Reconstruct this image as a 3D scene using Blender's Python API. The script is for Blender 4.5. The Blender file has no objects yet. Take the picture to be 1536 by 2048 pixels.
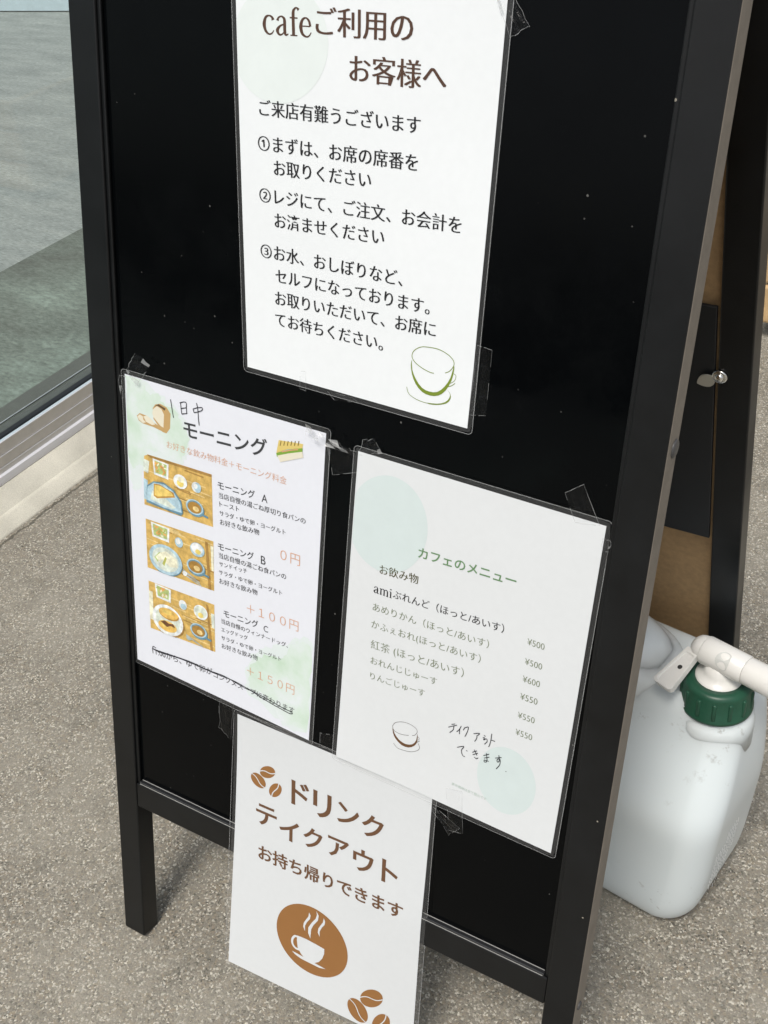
import bpy, bmesh, math, random
from mathutils import Vector, Matrix
from mathutils.geometry import tessellate_polygon
R_ = math.radians
scene = bpy.context.scene
COL = scene.collection
random.seed(7)

# ------------------------------------------------------------------ camera
cam_d = bpy.data.cameras.new('camera')
cam = bpy.data.objects.new('camera', cam_d)
COL.objects.link(cam)
rx = Vector((0.8565306, 0.5111354, -0.0713856))
ry = Vector((0.2543192, -0.5383784, -0.8034118))
rz = Vector((-0.4490847, 0.6699920, -0.5911291))
M = Matrix(((rx.x, -ry.x, -rz.x), (rx.y, -ry.y, -rz.y), (rx.z, -ry.z, -rz.z)))
cam.matrix_world = Matrix.Translation((0.7055, -0.4610, 1.1161)) @ M.to_4x4()
cam_d.sensor_fit = 'AUTO'
cam_d.sensor_width = 36.0
cam_d.lens = 2262.0 / 2048.0 * 36.0
cam_d.clip_start = 0.02
cam_d.clip_end = 500.0
scene.camera = cam

# ------------------------------------------------------------------ light
SUN_EL, SUN_AZ = R_(62), (0.16, -1.0)     # hazy sun high behind the viewer
w = bpy.data.worlds.new('World')
scene.world = w
w.use_nodes = True
nt = w.node_tree
sky = nt.nodes.new('ShaderNodeTexSky')
sky.sky_type = 'NISHITA'
sky.sun_disc = False
sky.sun_elevation = SUN_EL
sky.sun_rotation = math.atan2(SUN_AZ[0], SUN_AZ[1])
sky.air_density = 1.0
sky.dust_density = 4.0
sky.ozone_density = 1.0
nt.nodes['Background'].inputs['Strength'].default_value = 0.125
veil = nt.nodes.new('ShaderNodeHueSaturation')      # thin bright cloud: a paler sky than a clear one
veil.inputs['Saturation'].default_value = 0.35
nt.links.new(sky.outputs[0], veil.inputs['Color'])
nt.links.new(veil.outputs['Color'], nt.nodes['Background'].inputs['Color'])
sd = bpy.data.lights.new('sun', 'SUN')
sd.energy = 2.1
sd.angle = R_(15)
sd.color = (1.0, 0.94, 0.85)
sun = bpy.data.objects.new('sun', sd)
COL.objects.link(sun)
n_ = math.hypot(*SUN_AZ)
to_sun = Vector((SUN_AZ[0] / n_ * math.cos(SUN_EL), SUN_AZ[1] / n_ * math.cos(SUN_EL), math.sin(SUN_EL)))
sun.rotation_euler = to_sun.to_track_quat('Z', 'Y').to_euler()
sun.location = to_sun * 6
scene.view_settings.view_transform = 'Standard'
scene.view_settings.look = 'None'
scene.view_settings.exposure = 0.12
scene.view_settings.gamma = 1.0

# ------------------------------------------------------------------ helpers
MM = 0.001


def tag(o, label=None, cat=None, group=None, kind=None):
    if label: o['label'] = label
    if cat: o['category'] = cat
    if group: o['group'] = group
    if kind: o['kind'] = kind
    return o


def empty(name, loc=(0, 0, 0), rotz=0):
    o = bpy.data.objects.new(name, None)
    o.empty_display_size = 0.05
    COL.objects.link(o)
    o.location = loc
    o.rotation_euler = (0, 0, rotz)
    return o


def link(name, me, mats, parent=None):
    o = bpy.data.objects.new(name, me)
    for m in (mats if isinstance(mats, (list, tuple)) else [mats]):
        me.materials.append(m)
    COL.objects.link(o)
    if parent is not None: o.parent = parent
    return o


def from_bm(name, bm, mats, parent=None, smooth=None):
    me = bpy.data.meshes.new(name)
    if smooth is not None:
        for f in bm.faces: f.smooth = True
        for e in bm.edges:
            if len(e.link_faces) == 2 and e.calc_face_angle(0) > smooth: e.smooth = False
    bm.to_mesh(me)
    bm.free()
    return link(name, me, mats, parent)


def box_bm(x0, x1, y0, y1, z0, z1, bev=0.0, seg=2, bm=None, mp=None):
    """box in local mm, optional bevel, mapped through mp"""
    own = bmesh.new()
    vs = [own.verts.new((x, y, z)) for x in (x0, x1) for y in (y0, y1) for z in (z0, z1)]
    for q in ((0, 1, 3, 2), (4, 6, 7, 5), (0, 4, 5, 1), (2, 3, 7, 6), (0, 2, 6, 4), (1, 5, 7, 3)):
        own.faces.new([vs[i] for i in q])
    if bev:
        bmesh.ops.bevel(own, geom=list(own.edges), offset=bev, segments=seg, affect='EDGES', profile=0.5)
    for v in own.verts:
        v.co = Vector(mp(v.co)) if mp else v.co * MM
    bmesh.ops.recalc_face_normals(own, faces=list(own.faces))
    if bm is None: return own
    tmp = bpy.data.meshes.new('tmp')
    own.to_mesh(tmp); own.free()
    bm.from_mesh(tmp)
    bpy.data.meshes.remove(tmp)
    return bm


def revolve(bm, prof, seg=48, mp=None, closed_top=True, closed_bottom=True):
    """profile [(r,z)] in mm about the local z axis"""
    rings = []
    for r, z in prof:
        ring = []
        for i in range(seg):
            a = 2 * math.pi * i / seg
            p = Vector((r * math.cos(a), r * math.sin(a), z))
            ring.append(bm.verts.new(mp(p) if mp else p * MM))
        rings.append(ring)
    for a, b in zip(rings, rings[1:]):
        for i in range(seg):
            j = (i + 1) % seg
            bm.faces.new((a[i], a[j], b[j], b[i]))
    if closed_bottom: bm.faces.new(list(reversed(rings[0])))
    if closed_top: bm.faces.new(rings[-1])
    return bm


# ------------------------------------------------------------------ materials
def mat(name):
    m = bpy.data.materials.new(name)
    m.use_nodes = True
    nt = m.node_tree
    return m, nt, nt.nodes['Principled BSDF']


def node(nt, t, **kw):
    n = nt.nodes.new(t)
    for k, v in kw.items():
        if k in n.inputs.keys(): n.inputs[k].default_value = v
        else: setattr(n, k, v)
    return n


def ramp(nt, pts, interp='LINEAR'):
    n = nt.nodes.new('ShaderNodeValToRGB')
    n.color_ramp.interpolation = interp
    e = n.color_ramp.elements
    while len(e) < len(pts): e.new(0.5)
    for k, (p, c) in enumerate(pts):
        e[k].position = p
        e[k].color = (*c, 1) if len(c) == 3 else c
    return n


def simple(name, col, rough=0.5, spec=0.5, metal=0.0, noise=0.0, nscale=40, bump=0.0, coat=0.0):
    m, nt, b = mat(name)
    b.inputs['Roughness'].default_value = rough
    b.inputs['Specular IOR Level'].default_value = spec
    b.inputs['Metallic'].default_value = metal
    b.inputs['Coat Weight'].default_value = coat
    b.inputs['Coat Roughness'].default_value = 0.12
    b.inputs['Base Color'].default_value = (*col, 1)
    if noise or bump:
        tc = node(nt, 'ShaderNodeTexCoord')
        nz = node(nt, 'ShaderNodeTexNoise', Scale=nscale, Detail=6.0, Roughness=0.6)
        nt.links.new(tc.outputs['Object'], nz.inputs['Vector'])
        if noise:
            lo = tuple(max(0, c * (1 - noise)) for c in col)
            hi = tuple(min(1, c * (1 + noise)) for c in col)
            r = ramp(nt, [(0.3, lo), (0.7, hi)])
            nt.links.new(nz.outputs['Fac'], r.inputs['Fac'])
            nt.links.new(r.outputs['Color'], b.inputs['Base Color'])
        if bump:
            bp = node(nt, 'ShaderNodeBump', Strength=bump, Distance=0.001)
            nt.links.new(nz.outputs['Fac'], bp.inputs['Height'])
            nt.links.new(bp.outputs['Normal'], b.inputs['Normal'])
    return m


def concrete(name, base, light, dark, pebble=260.0, stain=0.25, grain=True, rough=0.85, crack=False):
    m, nt, b = mat(name)
    L = nt.links.new
    tc = node(nt, 'ShaderNodeTexCoord')
    co = tc.outputs['Object']
    v1 = node(nt, 'ShaderNodeTexVoronoi', Scale=pebble)
    v2 = node(nt, 'ShaderNodeTexVoronoi', Scale=pebble * 0.5)
    nz = node(nt, 'ShaderNodeTexNoise', Scale=900.0, Detail=4.0, Roughness=0.7)
    big = node(nt, 'ShaderNodeTexNoise', Scale=5.0, Detail=7.0, Roughness=0.6)
    mid = node(nt, 'ShaderNodeTexNoise', Scale=40.0, Detail=6.0, Roughness=0.65)
    warp = node(nt, 'ShaderNodeTexNoise', Scale=220.0, Detail=3.0)
    for n in (nz, big, mid, warp): L(co, n.inputs['Vector'])
    wv = node(nt, 'ShaderNodeVectorMath', operation='MULTIPLY_ADD')
    L(warp.outputs['Color'], wv.inputs[0]); wv.inputs[1].default_value = (0.004, 0.004, 0.004)
    L(co, wv.inputs[2])
    L(wv.outputs[0], v1.inputs['Vector']); L(wv.outputs[0], v2.inputs['Vector'])
    s1 = node(nt, 'ShaderNodeSeparateColor'); L(v1.outputs['Color'], s1.inputs[0])
    s2 = node(nt, 'ShaderNodeSeparateColor'); L(v2.outputs['Color'], s2.inputs[0])
    warm = (min(1, base[0] * 1.12), base[1] * 0.98, base[2] * 0.82)
    r1 = ramp(nt, [(0.0, dark), (0.16, tuple(0.62 * a + 0.38 * d for a, d in zip(base, dark))), (0.45, base),
                   (0.74, warm), (0.86, tuple(0.62 * a + 0.38 * l for a, l in zip(base, light))), (1.0, light)])
    L(s1.outputs[0], r1.inputs['Fac'])
    # bigger scattered stones
    r2 = ramp(nt, [(0.0, dark), (0.3, (0.33, 0.25, 0.18)), (0.6, (0.30, 0.31, 0.31)), (1.0, light)])
    L(s2.outputs[1], r2.inputs['Fac'])
    pick = node(nt, 'ShaderNodeMath', operation='GREATER_THAN'); L(s2.outputs[0], pick.inputs[0]); pick.inputs[1].default_value = 0.86
    near = node(nt, 'ShaderNodeMath', operation='LESS_THAN'); L(v2.outputs['Distance'], near.inputs[0]); near.inputs[1].default_value = 0.36
    both = node(nt, 'ShaderNodeMath', operation='MULTIPLY'); L(pick.outputs[0], both.inputs[0]); L(near.outputs[0], both.inputs[1])
    bf = node(nt, 'ShaderNodeMath', operation='MULTIPLY'); L(both.outputs[0], bf.inputs[0]); bf.inputs[1].default_value = 0.75
    mx = node(nt, 'ShaderNodeMix', data_type='RGBA'); L(bf.outputs[0], mx.inputs['Factor'])
    L(r1.outputs['Color'], mx.inputs['A']); L(r2.outputs['Color'], mx.inputs['B'])
    # worn laitance lies over part of the stones
    lait = ramp(nt, [(0.36, (0.05,) * 3), (0.68, (0.6,) * 3)] if grain else [(0.36, (0.86,) * 3), (0.68, (0.96,) * 3)]); L(mid.outputs['Fac'], lait.inputs['Fac'])
    worn = ramp(nt, [(0.40, (0.0,) * 3), (0.62, (0.30,) * 3)]); L(big.outputs['Fac'], worn.inputs['Fac'])
    lsum = node(nt, 'ShaderNodeMath', operation='ADD', use_clamp=True); L(lait.outputs['Color'], lsum.inputs[0]); L(worn.outputs['Color'], lsum.inputs[1])
    mx2 = node(nt, 'ShaderNodeMix', data_type='RGBA'); L(lsum.outputs[0], mx2.inputs['Factor'])
    L(mx.outputs['Result'], mx2.inputs['A']); mx2.inputs['B'].default_value = (*base, 1)
    fine = ramp(nt, [(0.3, (0.72,) * 3), (0.72, (1.22,) * 3)]); L(nz.outputs['Fac'], fine.inputs['Fac'])
    st = ramp(nt, [(0.3, (1 - stain,) * 3), (0.7, (1 + stain * 0.6,) * 3)]); L(big.outputs['Fac'], st.inputs['Fac'])
    m1 = node(nt, 'ShaderNodeMix', data_type='RGBA', blend_type='MULTIPLY'); m1.inputs['Factor'].default_value = 1
    L(mx2.outputs['Result'], m1.inputs['A']); L(fine.outputs['Color'], m1.inputs['B'])
    m2 = node(nt, 'ShaderNodeMix', data_type='RGBA', blend_type='MULTIPLY'); m2.inputs['Factor'].default_value = 1
    L(m1.outputs['Result'], m2.inputs['A']); L(st.outputs['Color'], m2.inputs['B'])
    final = m2.outputs['Result']
    if crack:
        # blotchy damp stains, and the wandering crack that runs beside the window plinth
        sn = node(nt, 'ShaderNodeTexNoise', Scale=16.0, Detail=5.0, Roughness=0.55); L(co, sn.inputs['Vector'])
        sr = ramp(nt, [(0.56, (1, 1, 1)), (0.72, (0.84, 0.84, 0.84))]); L(sn.outputs['Fac'], sr.inputs['Fac'])
        m3 = node(nt, 'ShaderNodeMix', data_type='RGBA', blend_type='MULTIPLY'); m3.inputs['Factor'].default_value = 1
        L(final, m3.inputs['A']); L(sr.outputs['Color'], m3.inputs['B'])
        sx = node(nt, 'ShaderNodeSeparateXYZ'); L(co, sx.inputs[0])
        cn = node(nt, 'ShaderNodeTexNoise', Scale=14.0, Detail=9.0, Roughness=0.7); L(co, cn.inputs['Vector'])
        a1 = node(nt, 'ShaderNodeMath', operation='MULTIPLY_ADD'); L(cn.outputs['Fac'], a1.inputs[0]); a1.inputs[1].default_value = 0.034; L(sx.outputs['X'], a1.inputs[2])
        a2 = node(nt, 'ShaderNodeMath', operation='ADD'); L(a1.outputs[0], a2.inputs[0]); a2.inputs[1].default_value = 0.660
        a3 = node(nt, 'ShaderNodeMath', operation='ABSOLUTE'); L(a2.outputs[0], a3.inputs[0])
        cw = node(nt, 'ShaderNodeMath', operation='MULTIPLY'); L(mid.outputs['Fac'], cw.inputs[0]); cw.inputs[1].default_value = 0.0055
        a4 = node(nt, 'ShaderNodeMath', operation='LESS_THAN'); L(a3.outputs[0], a4.inputs[0]); L(cw.outputs[0], a4.inputs[1])
        a5 = node(nt, 'ShaderNodeMath', operation='MULTIPLY'); L(a4.outputs[0], a5.inputs[0]); a5.inputs[1].default_value = 0.7
        m4 = node(nt, 'ShaderNodeMix', data_type='RGBA'); L(a5.outputs[0], m4.inputs['Factor'])
        L(m3.outputs['Result'], m4.inputs['A']); m4.inputs['B'].default_value = (0.06, 0.055, 0.045, 1)
        final = m4.outputs['Result']
    L(final, b.inputs['Base Color'])
    hh = node(nt, 'ShaderNodeMath', operation='MULTIPLY_ADD'); L(v1.outputs['Distance'], hh.inputs[0]); hh.inputs[1].default_value = -1.0
    L(nz.outputs['Fac'], hh.inputs[2])
    bp = node(nt, 'ShaderNodeBump', Strength=0.55 if grain else 0.15, Distance=0.0012)
    L(hh.outputs[0], bp.inputs['Height']); L(bp.outputs['Normal'], b.inputs['Normal'])
    b.inputs['Roughness'].default_value = rough
    b.inputs['Specular IOR Level'].default_value = 0.3
    return m


def facing_gloss(nt, scale, base):
    """reflectance that rises at grazing angles, the same on both sides of a thin sheet"""
    lw = node(nt, 'ShaderNodeLayerWeight', Blend=0.5)
    p = node(nt, 'ShaderNodeMath', operation='POWER'); nt.links.new(lw.outputs['Facing'], p.inputs[0]); p.inputs[1].default_value = 4.0
    k = node(nt, 'ShaderNodeMath', operation='MULTIPLY_ADD'); nt.links.new(p.outputs[0], k.inputs[0])
    k.inputs[1].default_value = scale; k.inputs[2].default_value = base
    k.use_clamp = True
    return k


def clear_film(name, haze=0.08, gloss=0.12, tint=(0.75, 0.77, 0.78), rough=0.12, bump=0.0):
    """thin clear plastic: mostly transparent, a little milky, shiny"""
    m, nt, b = mat(name)
    L = nt.links.new
    out = nt.nodes['Material Output']
    tr = node(nt, 'ShaderNodeBsdfTransparent')
    df = node(nt, 'ShaderNodeBsdfDiffuse'); df.inputs['Color'].default_value = (*tint, 1)
    gl = node(nt, 'ShaderNodeBsdfGlossy', Roughness=rough)
    mul = facing_gloss(nt, 0.5, gloss)
    a = node(nt, 'ShaderNodeMixShader'); a.inputs[0].default_value = haze
    L(tr.outputs[0], a.inputs[1]); L(df.outputs[0], a.inputs[2])
    c = node(nt, 'ShaderNodeMixShader'); L(mul.outputs[0], c.inputs[0])
    L(a.outputs[0], c.inputs[1]); L(gl.outputs[0], c.inputs[2])
    L(c.outputs[0], out.inputs['Surface'])
    if bump:
        tc = node(nt, 'ShaderNodeTexCoord')
        nz = node(nt, 'ShaderNodeTexNoise', Scale=90.0, Detail=4.0)
        L(tc.outputs['Object'], nz.inputs['Vector'])
        bp = node(nt, 'ShaderNodeBump', Strength=bump, Distance=0.003)
        L(nz.outputs['Fac'], bp.inputs['Height'])
        L(bp.outputs['Normal'], gl.inputs['Normal']); L(bp.outputs['Normal'], df.inputs['Normal'])
    return m


def black_panel_mat():
    m, nt, b = mat('gloss_black_board')
    L = nt.links.new
    tc = node(nt, 'ShaderNodeTexCoord')
    v = node(nt, 'ShaderNodeTexVoronoi', Scale=95.0)
    L(tc.outputs['Object'], v.inputs['Vector'])
    s = node(nt, 'ShaderNodeSeparateColor'); L(v.outputs['Color'], s.inputs[0])
    p = node(nt, 'ShaderNodeMath', operation='GREATER_THAN'); L(s.outputs[0], p.inputs[0]); p.inputs[1].default_value = 0.55
    sz = node(nt, 'ShaderNodeMath', operation='MULTIPLY'); L(s.outputs[1], sz.inputs[0]); sz.inputs[1].default_value = 0.085
    d = node(nt, 'ShaderNodeMath', operation='LESS_THAN'); L(v.outputs['Distance'], d.inputs[0]); L(sz.outputs[0], d.inputs[1])
    k = node(nt, 'ShaderNodeMath', operation='MULTIPLY'); L(p.outputs[0], k.inputs[0]); L(d.outputs[0], k.inputs[1])
    k2 = node(nt, 'ShaderNodeMath', operation='MULTIPLY'); L(k.outputs[0], k2.inputs[0]); L(s.outputs[2], k2.inputs[1])
    r = ramp(nt, [(0.0, (0.0014, 0.0018, 0.0022)), (1.0, (0.11, 0.11, 0.105))]); L(k2.outputs[0], r.inputs['Fac'])
    L(r.outputs['Color'], b.inputs['Base Color'])
    nz = node(nt, 'ShaderNodeTexNoise', Scale=14.0, Detail=8.0, Roughness=0.7); L(tc.outputs['Object'], nz.inputs['Vector'])
    rr = ramp(nt, [(0.35, (0.05,) * 3), (0.7, (0.30,) * 3)]); L(nz.outputs['Fac'], rr.inputs['Fac'])
    L(rr.outputs['Color'], b.inputs['Roughness'])
    b.inputs['Specular IOR Level'].default_value = 0.10
    return m


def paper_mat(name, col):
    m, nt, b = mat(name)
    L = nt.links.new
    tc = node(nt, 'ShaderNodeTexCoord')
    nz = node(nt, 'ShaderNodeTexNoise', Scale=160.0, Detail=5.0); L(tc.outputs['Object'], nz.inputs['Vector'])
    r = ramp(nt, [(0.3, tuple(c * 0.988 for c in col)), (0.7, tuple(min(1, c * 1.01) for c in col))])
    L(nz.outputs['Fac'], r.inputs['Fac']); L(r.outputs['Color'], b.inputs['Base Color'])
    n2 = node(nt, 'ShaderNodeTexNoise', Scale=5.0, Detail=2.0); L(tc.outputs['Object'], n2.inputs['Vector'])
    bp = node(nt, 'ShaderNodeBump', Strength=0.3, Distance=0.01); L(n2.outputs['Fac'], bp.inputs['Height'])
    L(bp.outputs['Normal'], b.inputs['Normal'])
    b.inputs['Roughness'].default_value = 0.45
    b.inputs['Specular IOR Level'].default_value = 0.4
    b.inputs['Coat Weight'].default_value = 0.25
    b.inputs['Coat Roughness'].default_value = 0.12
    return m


def hdpe_mat(name, col, sss=0.35, rough=0.34, grime=0.0):
    m, nt, b = mat(name)
    L = nt.links.new
    tc = node(nt, 'ShaderNodeTexCoord')
    b.inputs['Base Color'].default_value = (*col, 1)
    b.inputs['Roughness'].default_value = rough
    b.inputs['Subsurface Weight'].default_value = sss
    b.inputs['Subsurface Radius'].default_value = (1.0, 1.0, 1.0)
    b.inputs['Subsurface Scale'].default_value = 0.02
    if grime:
        n1 = node(nt, 'ShaderNodeTexNoise', Scale=55.0, Detail=9.0, Roughness=0.72); L(tc.outputs['Object'], n1.inputs['Vector'])
        n2 = node(nt, 'ShaderNodeTexNoise', Scale=9.0, Detail=2.0); L(tc.outputs['Object'], n2.inputs['Vector'])
        a = ramp(nt, [(0.60, (0,) * 3), (0.68, (1,) * 3)]); L(n1.outputs['Fac'], a.inputs['Fac'])
        c = ramp(nt, [(0.50, (0,) * 3), (0.62, (1,) * 3)]); L(n2.outputs['Fac'], c.inputs['Fac'])
        k = node(nt, 'ShaderNodeMath', operation='MULTIPLY'); L(a.outputs['Color'], k.inputs[0]); L(c.outputs['Color'], k.inputs[1])
        k2 = node(nt, 'ShaderNodeMath', operation='MULTIPLY'); L(k.outputs[0], k2.inputs[0]); k2.inputs[1].default_value = grime
        mx = node(nt, 'ShaderNodeMix', data_type='RGBA'); L(k2.outputs[0], mx.inputs['Factor'])
        mx.inputs['A'].default_value = (*col, 1); mx.inputs['B'].default_value = (0.22, 0.21, 0.18, 1)
        L(mx.outputs['Result'], b.inputs['Base Color'])
    return m


MAT = {}
MAT['ground'] = concrete('exposed_aggregate_concrete', (0.272, 0.256, 0.217), (0.84, 0.80, 0.70), (0.065, 0.061, 0.053), pebble=500.0, crack=True)
MAT['plinth'] = concrete('cream_mortar', (0.70, 0.675, 0.58), (0.76, 0.74, 0.66), (0.36, 0.34, 0.28), grain=False, stain=0.3)


def reflection_toned_floor(name, c0, c1, c2, x_far, x_near, stretch):  # floor colours with the glass's mixed reflections painted in as streaks and bands
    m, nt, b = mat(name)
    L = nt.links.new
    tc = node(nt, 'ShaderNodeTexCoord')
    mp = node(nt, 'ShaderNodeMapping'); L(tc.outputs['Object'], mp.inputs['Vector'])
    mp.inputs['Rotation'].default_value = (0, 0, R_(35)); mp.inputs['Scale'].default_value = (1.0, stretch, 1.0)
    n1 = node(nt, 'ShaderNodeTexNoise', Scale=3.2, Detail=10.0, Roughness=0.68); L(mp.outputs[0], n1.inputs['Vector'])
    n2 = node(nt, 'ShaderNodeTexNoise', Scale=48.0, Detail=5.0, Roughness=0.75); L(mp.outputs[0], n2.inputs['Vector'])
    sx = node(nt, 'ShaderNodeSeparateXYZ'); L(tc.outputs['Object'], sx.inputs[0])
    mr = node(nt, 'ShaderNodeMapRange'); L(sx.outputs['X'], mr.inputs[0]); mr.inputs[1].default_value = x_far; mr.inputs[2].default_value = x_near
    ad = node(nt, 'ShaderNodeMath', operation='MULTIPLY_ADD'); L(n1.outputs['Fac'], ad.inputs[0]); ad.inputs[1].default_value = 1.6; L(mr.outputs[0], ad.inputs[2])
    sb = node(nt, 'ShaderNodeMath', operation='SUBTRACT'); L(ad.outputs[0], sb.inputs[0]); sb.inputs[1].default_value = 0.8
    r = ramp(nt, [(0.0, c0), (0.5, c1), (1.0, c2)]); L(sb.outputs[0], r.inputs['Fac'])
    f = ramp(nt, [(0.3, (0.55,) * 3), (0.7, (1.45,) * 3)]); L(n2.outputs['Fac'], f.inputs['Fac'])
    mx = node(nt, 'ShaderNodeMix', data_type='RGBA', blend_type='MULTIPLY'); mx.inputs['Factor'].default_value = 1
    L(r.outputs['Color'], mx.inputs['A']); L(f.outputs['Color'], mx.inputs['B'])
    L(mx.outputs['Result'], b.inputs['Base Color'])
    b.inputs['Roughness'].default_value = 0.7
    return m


MAT['floor_light'] = reflection_toned_floor('pale_interior_concrete', (0.16, 0.174, 0.174), (0.27, 0.287, 0.282), (0.41, 0.42, 0.40), -9.0, 6.0, 4.5)
MAT['floor_dark'] = reflection_toned_floor('greenish_reflection_floor', (0.085, 0.09, 0.08), (0.165, 0.19, 0.168), (0.32, 0.385, 0.34), -1.75, -0.70, 2.2)  # reflection tone put into the colour, dark far side, greener near the glass
MAT['pale_blue'] = simple('pale_blue_panel_and_sky_sheen', (0.52, 0.62, 0.68), 0.5, noise=0.06, nscale=30)  # colour of the upright panel, also the channel's painted sky reflection
MAT['alu'] = simple('anodised_aluminium', (0.66, 0.645, 0.62), 0.36, metal=0.7, noise=0.05, nscale=60)
MAT['alu_lit'] = simple('anodised_aluminium_lit', (0.86, 0.86, 0.90), 0.42, metal=0.35)  # paler copy of the aluminium, light on its edges put into the colour
MAT['frame_reflection'] = simple('dull_frame_reflection', (0.17, 0.175, 0.155), 0.45, noise=0.08)  # dull colour painted for the frame's mirror image
MAT['gasket'] = simple('black_rubber_gasket', (0.02, 0.025, 0.03), 0.6)


def chipped_paint():
    m = simple('black_painted_timber', (0.004, 0.0046, 0.0052), 0.40, spec=0.36, noise=0.35, nscale=30, bump=0.05)
    nt = m.node_tree; b = nt.nodes['Principled BSDF']; L = nt.links.new
    src = b.inputs['Base Color'].links[0].from_socket
    tc = node(nt, 'ShaderNodeTexCoord')
    v = node(nt, 'ShaderNodeTexVoronoi', Scale=42.0); L(tc.outputs['Object'], v.inputs['Vector'])
    s = node(nt, 'ShaderNodeSeparateColor'); L(v.outputs['Color'], s.inputs[0])
    sz = node(nt, 'ShaderNodeMath', operation='MULTIPLY'); L(s.outputs[1], sz.inputs[0]); sz.inputs[1].default_value = 0.05
    d = node(nt, 'ShaderNodeMath', operation='LESS_THAN'); L(v.outputs['Distance'], d.inputs[0]); L(sz.outputs[0], d.inputs[1])
    p = node(nt, 'ShaderNodeMath', operation='GREATER_THAN'); L(s.outputs[0], p.inputs[0]); p.inputs[1].default_value = 0.5
    k = node(nt, 'ShaderNodeMath', operation='MULTIPLY'); L(d.outputs[0], k.inputs[0]); L(p.outputs[0], k.inputs[1])
    mx = node(nt, 'ShaderNodeMix', data_type='RGBA'); L(k.outputs[0], mx.inputs['Factor']); L(src, mx.inputs['A']); mx.inputs['B'].default_value = (0.26, 0.24, 0.20, 1)
    L(mx.outputs['Result'], b.inputs['Base Color'])
    n2 = node(nt, 'ShaderNodeTexNoise', Scale=8.0, Detail=6.0); L(tc.outputs['Object'], n2.inputs['Vector'])
    r = ramp(nt, [(0.35, (0.30,) * 3), (0.7, (0.52,) * 3)]); L(n2.outputs['Fac'], r.inputs['Fac']); L(r.outputs['Color'], b.inputs['Roughness'])
    return m


MAT['bead'] = simple('glossy_black_bead', (0.02, 0.021, 0.023), 0.22, spec=0.8)
MAT['bead_edge'] = simple('worn_bead_edge_highlight', (0.36, 0.36, 0.35), 0.45)  # pale wear and its bright highlight in one colour
MAT['frame'] = chipped_paint()
MAT['frame_side'] = simple('bare_grey_brown_edge', (0.205, 0.180, 0.150), 0.6, noise=0.12, nscale=70)
MAT['panel'] = black_panel_mat()
MAT['mdf'] = simple('brown_hardboard', (0.40, 0.265, 0.135), 0.75, noise=0.14, nscale=160)
MAT['inner'] = simple('dark_backing_sheet', (0.011, 0.013, 0.0155), 0.42, spec=0.4)
MAT['steel'] = simple('bright_zinc_steel', (0.78, 0.78, 0.76), 0.22, metal=1.0)
MAT['steel_matt'] = simple('brushed_steel_leaf', (0.60, 0.60, 0.55), 0.45, metal=0.8)
MAT['cap_dark'] = simple('dark_screw_cap', (0.06, 0.06, 0.062), 0.4)
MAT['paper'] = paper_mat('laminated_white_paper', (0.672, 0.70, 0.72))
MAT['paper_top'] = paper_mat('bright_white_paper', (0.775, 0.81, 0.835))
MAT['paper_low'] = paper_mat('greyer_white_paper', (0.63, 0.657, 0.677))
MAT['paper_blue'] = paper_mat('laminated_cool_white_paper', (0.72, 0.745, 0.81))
MAT['pouch'] = clear_film('laminating_film', 0.022, 0.01, rough=0.16)
MAT['pouch_edge'] = clear_film('laminating_film_cut_edge', 0.30, 0.06)
MAT['tape'] = clear_film('clear_adhesive_tape', 0.004, 0.008, rough=0.12, bump=1.0)
MAT['tape_edge'] = clear_film('clear_tape_torn_edge', 0.30, 0.06, rough=0.3, bump=0.5)
INK = dict(ink=(0.018, 0.018, 0.02), brown=(0.085, 0.045, 0.03), char=(0.045, 0.048, 0.052), orange=(0.62, 0.33, 0.20),
           green=(0.135, 0.25, 0.125), dkolive=(0.065, 0.06, 0.015), sage=(0.165, 0.20, 0.12), pale=(0.42, 0.52, 0.46),
           coffee=(0.135, 0.068, 0.035), caramel=(0.28, 0.132, 0.043), mint=(0.715, 0.777, 0.772), mint2=(0.588, 0.672, 0.674), wash2=(0.665, 0.735, 0.735),
           olive=(0.175, 0.245, 0.028), dkbrown=(0.04, 0.028, 0.022), mocha=(0.13, 0.065, 0.03), pen=(0.012, 0.012, 0.02),
           crust=(0.50, 0.33, 0.14), crumb=(0.72, 0.68, 0.55), dkcrust=(0.12, 0.075, 0.035), sandw=(0.66, 0.52, 0.17), grill=(0.20, 0.14, 0.03),
           lettuce=(0.20, 0.36, 0.05), salmon=(0.70, 0.33, 0.20), paper=(0.63, 0.657, 0.677))
for k_, c_ in INK.items():
    MAT['ink_' + k_] = simple('print_' + k_, c_, 0.42, spec=0.35, noise=0.02, nscale=60)


def wash_mat():
    m, nt, b = mat('watercolour_wash')
    L = nt.links.new
    tc = node(nt, 'ShaderNodeTexCoord')
    nz = node(nt, 'ShaderNodeTexNoise', Scale=26.0, Detail=6.0, Roughness=0.6); L(tc.outputs['Object'], nz.inputs['Vector'])
    r = ramp(nt, [(0.30, (0.71, 0.755, 0.79)), (0.50, (0.61, 0.72, 0.65)), (0.72, (0.48, 0.64, 0.49))])
    L(nz.outputs['Fac'], r.inputs['Fac']); L(r.outputs['Color'], b.inputs['Base Color'])
    b.inputs['Roughness'].default_value = 0.45
    return m


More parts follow.
